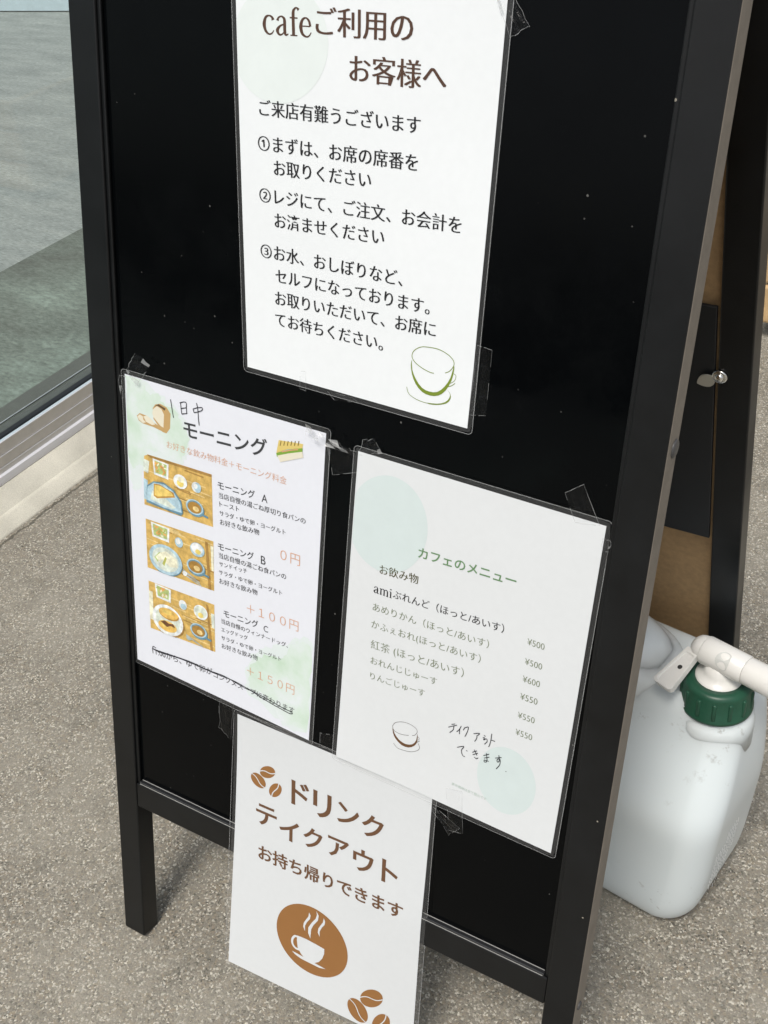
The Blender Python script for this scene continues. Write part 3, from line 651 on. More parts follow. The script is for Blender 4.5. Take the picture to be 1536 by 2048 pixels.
DRAW = [('top','p','mint',[(78.49,48.26),(78.33,52.32),(77.74,56.39),(76.72,60.43),(75.27,64.41),(73.41,68.27),(71.14,71.97),(68.5,75.48),(65.51,78.76),(62.18,81.76),(58.57,84.45),(54.7,86.8),(50.61,88.78),(46.36,90.36),(41.98,91.51),(37.54,92.23),(33.08,92.5),(28.65,92.32),(24.31,91.68),(20.11,90.58),(16.11,89.05),(12.36,87.09),(8.89,84.72),(5.75,81.99),(2.99,78.91),(0.63,75.52),(-1.3,71.87),(-2.77,68.0),(-3.78,63.96),(-4.31,59.79),(-4.36,55.55),(-3.94,51.29),(-3.04,47.05),(-1.7,42.89),(0.08,38.85),(2.26,34.98),(4.82,31.32),(7.73,27.92),(10.94,24.79),(14.43,21.98),(18.14,19.52),(22.04,17.42),(26.09,15.71),(30.24,14.4),(34.44,13.5),(38.66,13.02),(42.86,12.95),(46.98,13.3),(51.0,14.06),(54.86,15.22),(58.54,16.77),(62.0,18.68),(65.21,20.94),(68.12,23.53),(70.73,26.41),(72.99,29.57),(74.89,32.97),(76.4,36.57),(77.52,40.35),(78.21,44.26)],0),('top','l','olive',[(172.37,243.98),(165.51,245.14),(159.65,248.98),(157.84,253.51),(160.22,257.3),(166.62,260.5),(173.78,262.29),(177.63,262.35)],0.55),('top','l','olive',[(172.37,243.98),(180.11,243.83),(187.98,245.9),(193.05,249.32),(193.74,253.25),(190.74,257.87),(187.15,260.05)],0.55),('top','p','olive',[(158.02,256.24),(158.88,263.78),(162.92,270.64),(168.61,275.58),(174.92,276.93),(181.86,275.62),(187.53,270.42),(192.01,262.47),(193.79,253.69),(194.49,255.81),(193.06,264.53),(188.64,273.26),(182.95,278.17),(176.03,279.8),(168.84,278.66),(162.6,273.84),(158.74,266.92),(157.4,260.23)],0),('top','l','olive',[(154.98,277.95),(157.47,282.9),(164.86,285.59),(173.86,286.13),(182.62,284.83)],0.45),('top','p','olive',[(173.83,285.82),(182.59,284.52),(189.38,281.65),(192.52,277.78),(192.76,274.62),(190.25,271.8),(193.1,274.54),(193.61,278.3),(190.33,282.51),(182.67,285.44),(175.66,286.49)],0),('top','l','olive',[(194.26,258.91),(196.43,260.24),(195.58,263.95),(192.39,266.68)],0.4),('top','l','olive',[(196.26,265.79),(193.4,268.29),(189.75,270.06)],0.5),('right','l','dkbrown',[(53.42,240.27),(55.94,235.68),(62.43,232.19),(69.1,231.24),(74.99,232.63),(77.39,235.59),(75.7,239.8),(72.99,241.64)],0.35),('right','l','dkbrown',[(53.42,240.27),(54.72,243.78),(59.74,245.2),(65.51,244.42),(69.64,242.96)],0.35),('right','p','mocha',[(53.51,241.26),(55.98,246.91),(60.7,251.34),(67.3,253.04),(73.84,250.44),(77.15,244.83),(77.77,237.44),(78.35,245.3),(75.85,251.15),(70.43,255.3),(63.65,255.76),(57.41,251.81),(54.42,247.0)],0),('right','l','dkbrown',[(55.93,257.25),(60.16,260.48),(67.95,259.97),(74.57,257.92),(79.96,253.76),(80.96,250.23),(79.28,246.91)],0.35),('right','l','dkbrown',[(78.06,240.35),(79.9,241.54),(78.99,243.99)],0.3),('right','l','dkbrown',[(80.52,243.9),(77.38,247.17)],0.4),('right','p','mint2',[(66.28,36.15),(67.47,40.15),(68.29,44.31),(68.74,48.59),(68.8,52.93),(68.47,57.3),(67.76,61.66),(66.67,65.95),(65.2,70.13),(63.38,74.15),(61.21,77.97),(58.72,81.55),(55.94,84.84),(52.88,87.81),(49.59,90.42),(46.09,92.64),(42.43,94.43),(38.65,95.78),(34.78,96.67),(30.88,97.08),(26.99,97.0),(23.15,96.43),(19.4,95.38),(15.8,93.86),(12.39,91.88),(9.21,89.46),(6.29,86.64),(3.67,83.45),(1.38,79.93),(-0.56,76.11),(-2.11,72.04),(-3.27,67.78),(-4.01,63.37),(-4.35,58.88),(-4.26,54.34),(-3.76,49.81),(-2.86,45.35),(-1.56,41.0),(0.11,36.82),(2.13,32.84),(4.48,29.12),(7.13,25.69),(10.04,22.59),(13.19,19.84),(16.53,17.47),(20.04,15.51),(23.67,13.97),(27.38,12.87),(31.13,12.21),(34.89,12.0),(38.61,12.23),(42.26,12.91),(45.8,14.01),(49.19,15.54),(52.4,17.47),(55.41,19.78),(58.17,22.46),(60.66,25.46),(62.86,28.76),(64.74,32.34)],0),('right','p','mint2',[(181.52,224.35),(183.29,226.84),(184.84,229.54),(186.16,232.42),(187.23,235.45),(188.04,238.6),(188.57,241.85),(188.83,245.15),(188.8,248.47),(188.5,251.77),(187.91,255.03),(187.05,258.21),(185.92,261.27),(184.53,264.17),(182.9,266.89),(181.04,269.4),(178.97,271.66),(176.72,273.65),(174.31,275.35),(171.75,276.73),(169.1,277.77),(166.36,278.47),(163.57,278.82),(160.77,278.8),(157.98,278.42),(155.24,277.68),(152.59,276.58),(150.04,275.15),(147.63,273.39),(145.39,271.32),(143.34,268.97),(141.51,266.38),(139.92,263.55),(138.59,260.54),(137.52,257.37),(136.74,254.09),(136.26,250.72),(136.06,247.32),(136.17,243.91),(136.57,240.54),(137.25,237.24),(138.22,234.06),(139.45,231.02),(140.93,228.17),(142.65,225.52),(144.58,223.11),(146.7,220.96),(148.99,219.1),(151.42,217.53),(153.97,216.29),(156.6,215.37),(159.29,214.8),(162.01,214.56),(164.74,214.66),(167.43,215.11),(170.07,215.88),(172.63,216.99),(175.07,218.4),(177.39,220.11),(179.54,222.1)],0),('left','p','wash2',[(0.33,0.66),(23.2,-1.79),(40.06,9.75),(61.39,20.04),(71.79,38.31),(68.76,58.96),(60.36,69.09),(24.76,73.0),(15.88,101.29),(5.73,109.26),(0.65,86.33),(0.19,48.28)],0),('left','p','wash',[(0.29,1.42),(11.18,-0.42),(23.1,0.47),(27.27,10.67),(38.23,10.21),(43.5,15.62),(59.55,22.01),(64.75,31.15),(70.87,40.07),(67.93,54.58),(60.44,65.18),(51.24,65.47),(36.43,63.41),(23.1,67.15),(16.76,81.67),(6.81,87.77),(1.0,79.79),(0.19,48.28)],0),('left','p','wash2',[(208.06,289.25),(187.24,294.24),(156.68,283.5),(137.35,275.66),(135.07,256.92),(142.16,234.62),(158.42,219.43),(179.77,209.2),(193.31,195.48),(207.58,194.83),(208.76,232.96)],0),('left','p','wash',[(207.66,288.54),(190.81,290.81),(175.73,287.69),(160.08,271.23),(142.97,269.65),(139.82,256.7),(144.18,240.79),(158.63,226.21),(176.73,222.3),(185.11,208.76),(193.56,200.37),(207.52,199.82),(208.07,233.25)],0),('left','p','crust',[(31.34,23.98),(34.25,19.76),(39.8,17.75),(47.02,19.23),(51.4,24.11),(50.49,37.96),(46.31,43.66),(41.72,43.37),(31.9,33.72)],0),('left','p','crumb',[(31.87,24.6),(36.05,20.81),(41.11,22.24),(44.07,26.76),(43.14,39.16),(40.04,38.45),(31.96,32.18),(30.61,28.72)],0),('left','p','dkcrust',[(32.7,22.12),(37.95,18.52),(46.07,20.67),(44.73,22.81),(41.5,21.38),(36.98,20.27)],0),('left','p','crust',[(12.8,35.64),(16.14,32.46),(23.59,32.83),(32.7,37.34),(43.65,40.55),(42.65,43.12),(31.62,41.46),(19.49,41.29),(14.86,39.73)],0),('left','p','crumb',[(13.52,36.22),(16.28,33.5),(19.78,34.59),(20.22,37.55),(23.32,39.35),(19.51,40.82),(15.28,38.85)],0),('left','p','crumb',[(20.35,34.44),(24.53,32.59),(30.38,34.89),(33.95,38.54),(30.19,40.0),(23.35,38.73)],0),('left','p','sandw',[(165.17,17.54),(189.05,14.64),(188.48,19.03),(175.07,22.7),(163.18,29.57)],0),('left','l','grill',[(167.61,17.74),(166.81,22.1)],0.8),('left','l','grill',[(171.12,16.8),(170.33,21.14)],0.8),('left','l','grill',[(174.62,15.85),(173.84,20.19)],0.8),('left','l','grill',[(178.1,14.92),(177.33,19.23)],0.8),('left','l','grill',[(181.56,13.98),(180.81,18.29)],0.8),('left','l','grill',[(185.01,13.05),(184.27,17.35)],0.8),('left','p','lettuce',[(163.18,29.57),(175.09,23.12),(188.91,18.2),(188.82,22.47),(175.29,27.65),(164.1,32.49)],0),('left','p','crumb',[(164.39,31.4),(175.24,26.51),(188.76,21.36),(189.96,26.14),(178.68,31.29),(167.52,36.31)],0),('left','l','lettuce',[(164.01,30.06),(168.84,28.29),(173.61,26.11),(179.93,23.5),(188.66,19.4)],0.9),('left','l','salmon',[(168.78,26.86),(176.71,23.39),(184.58,20.52)],0.8),('left','l','pen',[(51.76,10.57),(52.87,16.24),(53.8,21.99),(54.95,26.65)],0.75),('left','l','pen',[(62.82,11.06),(63.42,16.54),(64.22,21.1)],0.75),('left','l','pen',[(61.92,11.29),(66.04,9.37),(69.04,9.5),(69.15,13.6),(69.59,19.12)],0.75),('left','l','pen',[(63.43,15.95),(68.97,13.94)],0.75),('left','l','pen',[(64.23,20.8),(69.59,18.97)],0.75),('left','l','pen',[(76.56,13.2),(77.4,15.93)],0.75),('left','l','pen',[(76.21,13.29),(80.96,10.9),(86.2,9.58),(85.48,12.39),(77.4,16.23)],0.75),('left','l','pen',[(80.13,6.72),(81.48,11.95),(82.11,19.15),(82.92,26.35)],0.75),('left','l','pen',[(25.29,273.65),(22.39,272.78),(21.05,274.81),(23.72,276.33),(35.26,275.72),(53.93,273.23),(74.29,272.16),(98.28,271.81),(121.81,270.58),(141.12,272.6),(160.22,275.64),(177.17,277.16),(188.32,277.58),(189.69,275.19),(178.95,275.13),(160.15,273.34),(141.12,272.24),(137.27,271.38)],0.85),('left','l','pen',[(20.16,275.92),(29.0,275.3),(49.82,273.07),(70.26,271.27),(90.34,271.69),(110.1,270.11),(133.45,272.83)],0.85),('right','l','pen',[(108.2,214.23),(111.32,212.46)],0.65),('right','l','pen',[(105.5,218.19),(110.13,214.95),(113.19,212.8)],0.65),('right','l','pen',[(110.48,214.79),(110.2,218.85),(107.32,222.9)],0.65),('right','l','pen',[(117.1,211.84),(115.75,215.97),(113.56,219.31)],0.65),('right','l','pen',[(116.05,215.44),(116.26,220.45)],0.65),('right','l','pen',[(120.4,211.93),(119.31,215.16)],0.65),('right','l','pen',[(120.44,212.31),(123.46,210.18),(123.12,215.01),(121.41,220.68)],0.65),('right','l','pen',[(128.85,214.39),(133.93,211.71),(132.49,214.7)],0.65),('right','l','pen',[(131.94,214.56),(131.97,217.86),(130.59,221.43)],0.65),('right','l','pen',[(138.07,211.79),(139.56,212.29)],0.65),('right','l','pen',[(137.32,214.46),(138.68,213.85),(138.27,216.37),(140.51,214.19),(141.51,216.46),(139.45,220.12)],0.65),('right','l','pen',[(144.64,207.29),(144.55,215.07),(143.5,221.0)],0.65),('right','l','pen',[(144.7,213.45),(148.41,213.31)],0.65),('right','l','pen',[(115.62,234.22),(121.63,230.46),(119.8,235.28),(121.4,239.54),(123.67,240.08)],0.65),('right','l','pen',[(124.16,233.27),(125.31,233.73)],0.65),('right','l','pen',[(129.76,232.66),(133.73,229.43)],0.65),('right','l','pen',[(130.39,234.95),(134.69,231.36)],0.65),('right','l','pen',[(131.19,229.42),(134.27,233.93)],0.65),('right','l','pen',[(132.04,236.56),(133.95,237.26),(135.58,235.71)],0.65),('right','l','pen',[(139.93,231.3),(144.87,227.62)],0.65),('right','l','pen',[(140.74,233.49),(145.22,230.41)],0.65),('right','l','pen',[(142.21,227.87),(143.64,235.1),(141.54,237.08),(141.31,235.2),(145.22,234.75)],0.65),('right','l','pen',[(150.4,228.97),(155.87,225.83)],0.65),('right','l','pen',[(153.24,224.71),(154.29,230.1),(152.73,231.82),(152.42,229.41),(154.77,228.31),(155.1,233.65),(152.55,238.81)],0.65),('right','l','pen',[(161.06,237.14),(161.66,237.64)],0.65),('bottom','p','caramel',[(44.94,47.84),(44.68,49.1),(44.17,50.39),(43.41,51.69),(42.43,52.95),(41.27,54.14),(39.95,55.22),(38.51,56.15),(37.0,56.9),(35.47,57.46),(33.95,57.81),(32.5,57.93),(31.16,57.82),(29.98,57.49),(28.98,56.94),(28.21,56.19),(27.68,55.26),(27.41,54.18),(27.41,52.99),(27.67,51.72),(28.2,50.42),(28.98,49.11),(29.97,47.84),(31.15,46.66),(32.48,45.59),(33.93,44.66),(35.44,43.92),(36.97,43.37),(38.48,43.03),(39.91,42.92),(41.23,43.04),(42.4,43.38),(43.38,43.93),(44.14,44.67),(44.67,45.59),(44.94,46.66)],0),('bottom','l','paper',[(27.24,52.95),(28.68,52.04),(30.11,51.26),(31.51,50.7),(32.88,50.37),(34.22,50.28),(35.55,50.34),(36.87,50.47),(38.2,50.53),(39.54,50.43),(40.9,50.11),(42.28,49.55),(43.69,48.78),(45.11,47.88)],1.0),('bottom','p','caramel',[(33.51,69.09),(32.64,70.04),(31.56,70.83),(30.31,71.42),(28.92,71.79),(27.43,71.94),(25.9,71.85),(24.36,71.54),(22.87,71.01),(21.46,70.28),(20.19,69.36),(19.09,68.29),(18.2,67.1),(17.54,65.83),(17.14,64.51),(17.0,63.18),(17.13,61.89),(17.53,60.68),(18.19,59.58),(19.07,58.63),(20.16,57.85),(21.42,57.27),(22.82,56.9),(24.3,56.77),(25.83,56.86),(27.36,57.18),(28.84,57.71),(30.23,58.45),(31.49,59.36),(32.58,60.43),(33.46,61.61),(34.11,62.88),(34.51,64.19),(34.66,65.5),(34.53,66.78),(34.15,67.99)],0),('bottom','l','paper',[(18.09,59.41),(19.61,59.74),(21.05,60.18),(22.35,60.79),(23.5,61.61),(24.51,62.61),(25.42,63.75),(26.3,64.94),(27.21,66.08),(28.22,67.08),(29.37,67.9),(30.67,68.51),(32.1,68.94),(33.61,69.26)],1.0),('bottom','p','caramel',[(49.39,58.13),(50.43,58.35),(51.32,58.83),(52.06,59.54),(52.6,60.47),(52.94,61.6),(53.07,62.88),(52.99,64.28),(52.68,65.75),(52.17,67.26),(51.47,68.75),(50.6,70.19),(49.59,71.52),(48.46,72.71),(47.25,73.72),(45.99,74.53),(44.74,75.09),(43.51,75.41),(42.35,75.46),(41.31,75.24),(40.4,74.77),(39.65,74.05),(39.1,73.11),(38.75,71.98),(38.62,70.69),(38.72,69.28),(39.03,67.79),(39.55,66.28),(40.26,64.78),(41.15,63.34),(42.17,62.01),(43.31,60.82),(44.52,59.82),(45.78,59.03),(47.03,58.48),(48.25,58.17)],0),('bottom','l','paper',[(42.2,75.62),(42.3,74.22),(42.52,72.83),(42.93,71.46),(43.56,70.1),(44.39,68.76),(45.37,67.43),(46.39,66.11),(47.36,64.78),(48.19,63.45),(48.81,62.1),(49.22,60.73),(49.44,59.36),(49.54,57.97)],1.0),('bottom','p','caramel',[(176.37,250.65),(176.15,252.73),(175.58,254.92),(174.66,257.15),(173.44,259.36),(171.94,261.48),(170.2,263.44),(168.29,265.18),(166.25,266.66),(164.16,267.82),(162.06,268.63),(160.04,269.06),(158.14,269.1),(156.43,268.75),(154.96,268.01),(153.78,266.92),(152.93,265.51),(152.42,263.81),(152.28,261.89),(152.51,259.8),(153.1,257.6),(154.03,255.37),(155.28,253.17),(156.81,251.06),(158.56,249.12),(160.49,247.39),(162.53,245.94),(164.62,244.79),(166.7,244.0),(168.71,243.58),(170.59,243.54),(172.27,243.88),(173.72,244.6),(174.88,245.68),(175.72,247.07),(176.23,248.75)],0),('bottom','l','paper',[(152.04,261.85),(153.97,260.15),(155.89,258.66),(157.79,257.51),(159.69,256.76),(161.58,256.39),(163.45,256.27),(165.33,256.25),(167.2,256.13),(169.07,255.76),(170.95,255.01),(172.83,253.86),(174.72,252.38),(176.6,250.69)],1.0),('bottom','p','caramel',[(159.87,289.42),(158.62,290.92),(157.11,292.09),(155.4,292.88),(153.53,293.26),(151.57,293.23),(149.57,292.79),(147.59,291.96),(145.7,290.75),(143.95,289.2),(142.4,287.37),(141.09,285.31),(140.07,283.08),(139.37,280.75),(139.0,278.4),(138.98,276.09),(139.31,273.89),(139.98,271.88),(140.97,270.1),(142.24,268.62),(143.76,267.48),(145.49,266.7),(147.36,266.32),(149.32,266.35),(151.32,266.78),(153.28,267.6),(155.16,268.79),(156.89,270.32),(158.42,272.13),(159.71,274.17),(160.73,276.38),(161.43,278.7),(161.8,281.06),(161.82,283.38),(161.5,285.59),(160.85,287.62)],0),('bottom','l','paper',[(140.86,269.79),(142.81,270.63),(144.64,271.64),(146.28,272.93),(147.69,274.55),(148.89,276.48),(149.94,278.62),(150.94,280.84),(152.0,282.99),(153.2,284.92),(154.6,286.56),(156.23,287.86),(158.05,288.89),(159.98,289.74)],1.0),('bottom','p','caramel',[(180.85,268.09),(182.18,268.45),(183.32,269.23),(184.25,270.41),(184.94,271.94),(185.35,273.79),(185.49,275.91),(185.35,278.21),(184.92,280.65),(184.23,283.14),(183.29,285.6),(182.14,287.97),(180.8,290.17),(179.31,292.13),(177.73,293.8),(176.1,295.11),(174.46,296.03),(172.87,296.54),(171.38,296.6),(170.04,296.23),(168.88,295.44),(167.94,294.24),(167.24,292.68),(166.83,290.8),(166.69,288.67),(166.84,286.35),(167.28,283.9),(167.99,281.41),(168.94,278.96),(170.11,276.6),(171.46,274.42),(172.95,272.49),(174.54,270.85),(176.17,269.56),(177.8,268.65),(179.37,268.16)],0),('bottom','l','paper',[(171.18,296.88),(171.35,294.56),(171.67,292.26),(172.23,289.99),(173.07,287.75),(174.17,285.55),(175.46,283.36),(176.81,281.19),(178.09,279.01),(179.18,276.82),(180.02,274.6),(180.57,272.36),(180.88,270.1),(181.05,267.82)],1.0),('bottom','p','caramel',[(136.35,221.26),(136.16,225.25),(135.57,229.2),(134.6,233.07),(133.26,236.83),(131.55,240.44),(129.49,243.87),(127.12,247.08),(124.43,250.03),(121.48,252.72),(118.27,255.09),(114.84,257.15),(111.23,258.86),(107.47,260.2),(103.6,261.17),(99.65,261.76),(95.66,261.95),(91.67,261.76),(87.72,261.17),(83.85,260.2),(80.09,258.86),(76.48,257.15),(73.05,255.09),(69.84,252.72),(66.89,250.03),(64.2,247.08),(61.83,243.87),(59.77,240.44),(58.06,236.83),(56.72,233.07),(55.75,229.2),(55.16,225.25),(54.97,221.26),(55.16,217.27),(55.75,213.32),(56.72,209.45),(58.06,205.69),(59.77,202.08),(61.83,198.65),(64.2,195.44),(66.89,192.49),(69.84,189.8),(73.05,187.43),(76.48,185.37),(80.09,183.66),(83.85,182.32),(87.72,181.35),(91.67,180.76),(95.66,180.57),(99.65,180.76),(103.6,181.35),(107.47,182.32),(111.23,183.66),(114.84,185.37),(118.27,187.43),(121.48,189.8),(124.43,192.49),(127.12,195.44),(129.49,198.65),(131.55,202.08),(133.26,205.69),(134.6,209.45),(135.57,213.32),(136.16,217.27)],0),('bottom','p','paper',[(79.27,222.79),(88.99,221.91),(100.47,222.55),(110.47,223.53),(110.44,229.71),(108.68,236.45),(104.98,242.72),(100.42,246.35),(113.06,247.3),(106.18,249.47),(97.4,249.34),(85.0,249.16),(77.77,247.16),(74.43,244.64),(79.45,244.91),(87.49,245.5),(84.33,242.7),(80.49,236.98),(79.21,228.97)],0),('bottom','l','paper',[(79.88,224.39),(76.69,224.91),(74.07,229.74),(74.34,235.38),(77.74,239.02),(82.73,239.09)],2.4),('bottom','p','paper',[(91.36,188.09),(93.11,191.31),(92.62,195.7),(89.7,200.61),(87.52,206.48),(87.84,212.96),(85.49,208.48),(85.95,203.5),(88.18,198.57),(90.75,193.47)],0),('bottom','p','paper',[(99.32,182.48),(102.15,186.62),(101.6,192.91),(97.08,200.54),(94.61,207.14),(94.13,218.82),(91.37,213.01),(91.4,206.35),(94.89,198.85),(98.93,192.04),(100.24,186.68)],0),('bottom','p','paper',[(107.9,186.62),(109.63,189.83),(109.16,194.21),(106.28,199.12),(104.13,204.97),(104.46,211.45),(102.14,206.97),(102.59,202.0),(104.78,197.08),(107.31,191.99)],0)]
PHOTO = [[(18.8,69.94),(96.16,68.3),(97.37,118.58),(17.92,121.14)],[(18.68,135.35),(97.74,132.81),(98.29,183.21),(18.69,186.58)],[(19.11,200.78),(98.28,197.68),(99.26,248.17),(19.42,252.92)]]
TAPE = [('topright',[[362.7,980.2,3.2],[378.7,975.2,3.2],[390.8,958.2,3.2],[377.9,949.9,3.2]]),('topmid',[[222.7,699.8,3.2],[228.4,700.9,3.2],[228.8,684.6,3.2],[223.0,685.0,3.2]]),('topmid2',[[248.9,689.0,3.2],[272.0,688.7,3.2],[278.0,685.6,3.2],[255.2,683.0,3.2]]),('topbr',[[372.6,749.4,0.8],[384.5,748.1,0.8],[384.2,698.7,0.8],[370.6,696.3,0.8]]),('leftTL',[[41.1,662.6,5],[53.6,681.3,5],[69.5,673.9,5],[53.7,652.6,5]]),('leftEdge',[[33.8,657.5,5],[43.2,658.5,5],[39.4,634.3,5],[34.4,639.2,5]]),('leftTR',[[232.0,658.8,7],[273.8,648.6,7],[279.6,644.2,7],[232.3,645.3,7]]),('panelmid',[[249.1,643.3,1.2],[280.5,644.7,1.2],[278.1,627.0,1.2],[254.8,618.8,1.2]]),('panelmid2',[[282.9,655.8,1.5],[293.6,660.1,1.5],[300.1,649.6,1.5],[278.9,643.1,1.5]]),('rightTR',[[452.0,657.5,3.6],[465.0,667.5,3.6],[480.8,639.5,3.6],[462.2,636.9,3.6]]),('rightEdge',[[484.1,631.8,4.6],[490.4,631.7,4.6],[490.3,621.8,4.6],[485.1,621.5,4.6]]),('leftB',[[138.2,360.8,3.0],[154.8,361.7,3.0],[150.8,318.5,3.0],[137.7,326.4,3.0]]),('midB',[[251.7,367.9,3.2],[266.5,371.4,3.2],[265.6,353.6,3.2],[252.1,353.4,3.2]]),('rightB',[[380.6,365.3,4.4],[395.5,368.9,4.4],[400.3,325.4,4.4],[387.0,323.3,4.4]]),('rightB2',[[362.3,344.8,5.4],[377.3,341.0,5.4],[397.4,331.8,5.4],[388.7,320.5,5.4]])]
# ------------------------------------------------------------------ laminated notices
def zf(n, s, t):
    if n == 'top': return 1.5 + 0.5 * math.sin(t * 5) * math.sin(s * 4 + 1) + max(0, t - 0.85) * 9 * s * s
    if n == 'left': return 2.0 + 0.6 * math.sin(t * 4.0 + s * 2) + 2.0 * max(0, s - 0.7) * max(0, t)
    if n == 'right': return 2.6 + 0.7 * math.sin(t * 5.0 + s) + 4.0 * (1 - min(1, s * 2)) ** 2 * max(0, t - 0.5) if s <= 0.5 else 2.6 + 0.7 * math.sin(t * 5.0 + s)
    tt = max(0, min(t, 0.465))
    return 1.0 + 6.5 * (tt / 0.465) ** 1.5 + max(0, t - 0.465) / 0.535 * ((1 - s) * 13 + s * 2)


def sp(n, x, y, lift=0.0):
    """paper millimetres -> world"""
    s, t = x / 210.0, y / 297.0
    a, b, c, d = SHEET[n]
    u = a[0] * (1 - s) * (1 - t) + b[0] * s * (1 - t) + c[0] * s * t + d[0] * (1 - s) * t
    v = a[1] * (1 - s) * (1 - t) + b[1] * s * (1 - t) + c[1] * s * t + d[1] * (1 - s) * t
    return fl((u, v, zf(n, s, t) + lift))


def rounded(x0, y0, x1, y1, r, n=5):
    out = []
    for cx, cy, a0 in ((x1 - r, y0 + r, -90), (x1 - r, y1 - r, 0), (x0 + r, y1 - r, 90), (x0 + r, y0 + r, 180)):
        for k in range(n + 1):
            a = R_(a0 + 90 * k / n); out.append((cx + r * math.cos(a), cy + r * math.sin(a)))
    return out


def plate(n, x0, y0, x1, y1, lift, thick, r, name, m, parent, nx=14, ny=20):
    """a thin rounded sheet following the notice's bend"""
    bm = bmesh.new()
    def grid(l):
        g = []
        for j in range(ny + 1):
            row = []
            for i in range(nx + 1):
                x = x0 + (x1 - x0) * i / nx; y = y0 + (y1 - y0) * j / ny
                if r and (i in (0, nx)) and (j in (0, ny)):
                    x += (1 if i == 0 else -1) * r * 0.29; y += (1 if j == 0 else -1) * r * 0.29
                row.append(bm.verts.new(sp(n, x, y, l)))
            g.append(row)
        return g
    g1, g0 = grid(lift), grid(lift - thick)
    for j in range(ny):
        for i in range(nx):
            bm.faces.new((g1[j][i], g1[j + 1][i], g1[j + 1][i + 1], g1[j][i + 1]))
            bm.faces.new((g0[j][i], g0[j][i + 1], g0[j + 1][i + 1], g0[j + 1][i]))
    for i in range(nx):
        bm.faces.new((g1[0][i], g1[0][i + 1], g0[0][i + 1], g0[0][i])); bm.faces.new((g1[ny][i], g0[ny][i], g0[ny][i + 1], g1[ny][i + 1]))
    for j in range(ny):
        bm.faces.new((g1[j][0], g0[j][0], g0[j + 1][0], g1[j + 1][0])); bm.faces.new((g1[j][nx], g1[j + 1][nx], g0[j + 1][nx], g0[j][nx]))
    bmesh.ops.recalc_face_normals(bm, faces=list(bm.faces))
    return from_bm(name, bm, m, parent, smooth=R_(40))


def ribbon(bm, n, pts, wd, lift, closed=False):
    P = [Vector(p) for p in pts]
    if closed: P.append(P[0])
    Lf, Rt = [], []
    for i, p in enumerate(P):
        a = P[max(0, i - 1)]; b = P[min(len(P) - 1, i + 1)]
        if closed and i in (0, len(P) - 1): a, b = P[-2], P[1]
        d = (b - a)
        d = d.normalized() if d.length > 1e-6 else Vector((1, 0))
        q = Vector((-d.y, d.x)) * wd * 0.5
        Lf.append(bm.verts.new(sp(n, *(p + q), lift))); Rt.append(bm.verts.new(sp(n, *(p - q), lift)))
    for i in range(len(P) - 1):
        bm.faces.new((Lf[i], Rt[i], Rt[i + 1], Lf[i + 1]))


def smooth_line(pts, k=3):
    if len(pts) < 3: return pts
    P = [Vector(p) for p in pts]; out = []
    for i in range(len(P) - 1):
        p0, p1, p2, p3 = P[max(0, i - 1)], P[i], P[i + 1], P[min(len(P) - 1, i + 2)]
        for j in range(k):
            t = j / k
            out.append(0.5 * ((2 * p1) + (-p0 + p2) * t + (2 * p0 - 5 * p1 + 4 * p2 - p3) * t * t + (-p0 + 3 * p1 - 3 * p2 + p3) * t ** 3))
    out.append(P[-1])
    return [tuple(p) for p in out]


def fill(bm, n, pts, lift, cuts=3, mi=0):
    tris = tessellate_polygon([[Vector((x, y, 0)) for x, y in pts]])
    own = bmesh.new()
    vs = [own.verts.new((x, y, 0)) for x, y in pts]
    for t in tris:
        try: own.faces.new([vs[i] for i in t])
        except ValueError: pass
    if cuts:
        long = [e for e in own.edges if e.calc_length() > 8]
        if long: bmesh.ops.subdivide_edges(own, edges=long, cuts=cuts, use_grid_fill=True)
        bmesh.ops.triangulate(own, faces=[f for f in own.faces if len(f.verts) > 4])
    mp = {v: bm.verts.new(sp(n, v.co.x, v.co.y, lift)) for v in own.verts}
    for f in own.faces:
        nf = bm.faces.new([mp[v] for v in f.verts]); nf.material_index = mi
    own.free()


def face_out(bm):
    nn = fl((0, 0, 1)) - fl((0, 0, 0))
    bad = [f for f in bm.faces if (f.normal_update() or f.normal.dot(nn) < 0)]
    if bad: bmesh.ops.reverse_faces(bm, faces=bad)


STYLE = dict(serif=(-0.010, 0.016, 1.0), serifb=(-0.007, 0.026, 1.0), serifl=(-0.016, 0.013, 1.0), reg=(0.0, 0, 1.0), thin=(-0.008, 0, 1.0), med=(0.006, 0, 1.0), bold=(0.014, 0, 0.96), brush=(0.012, 0.012, 1.0))


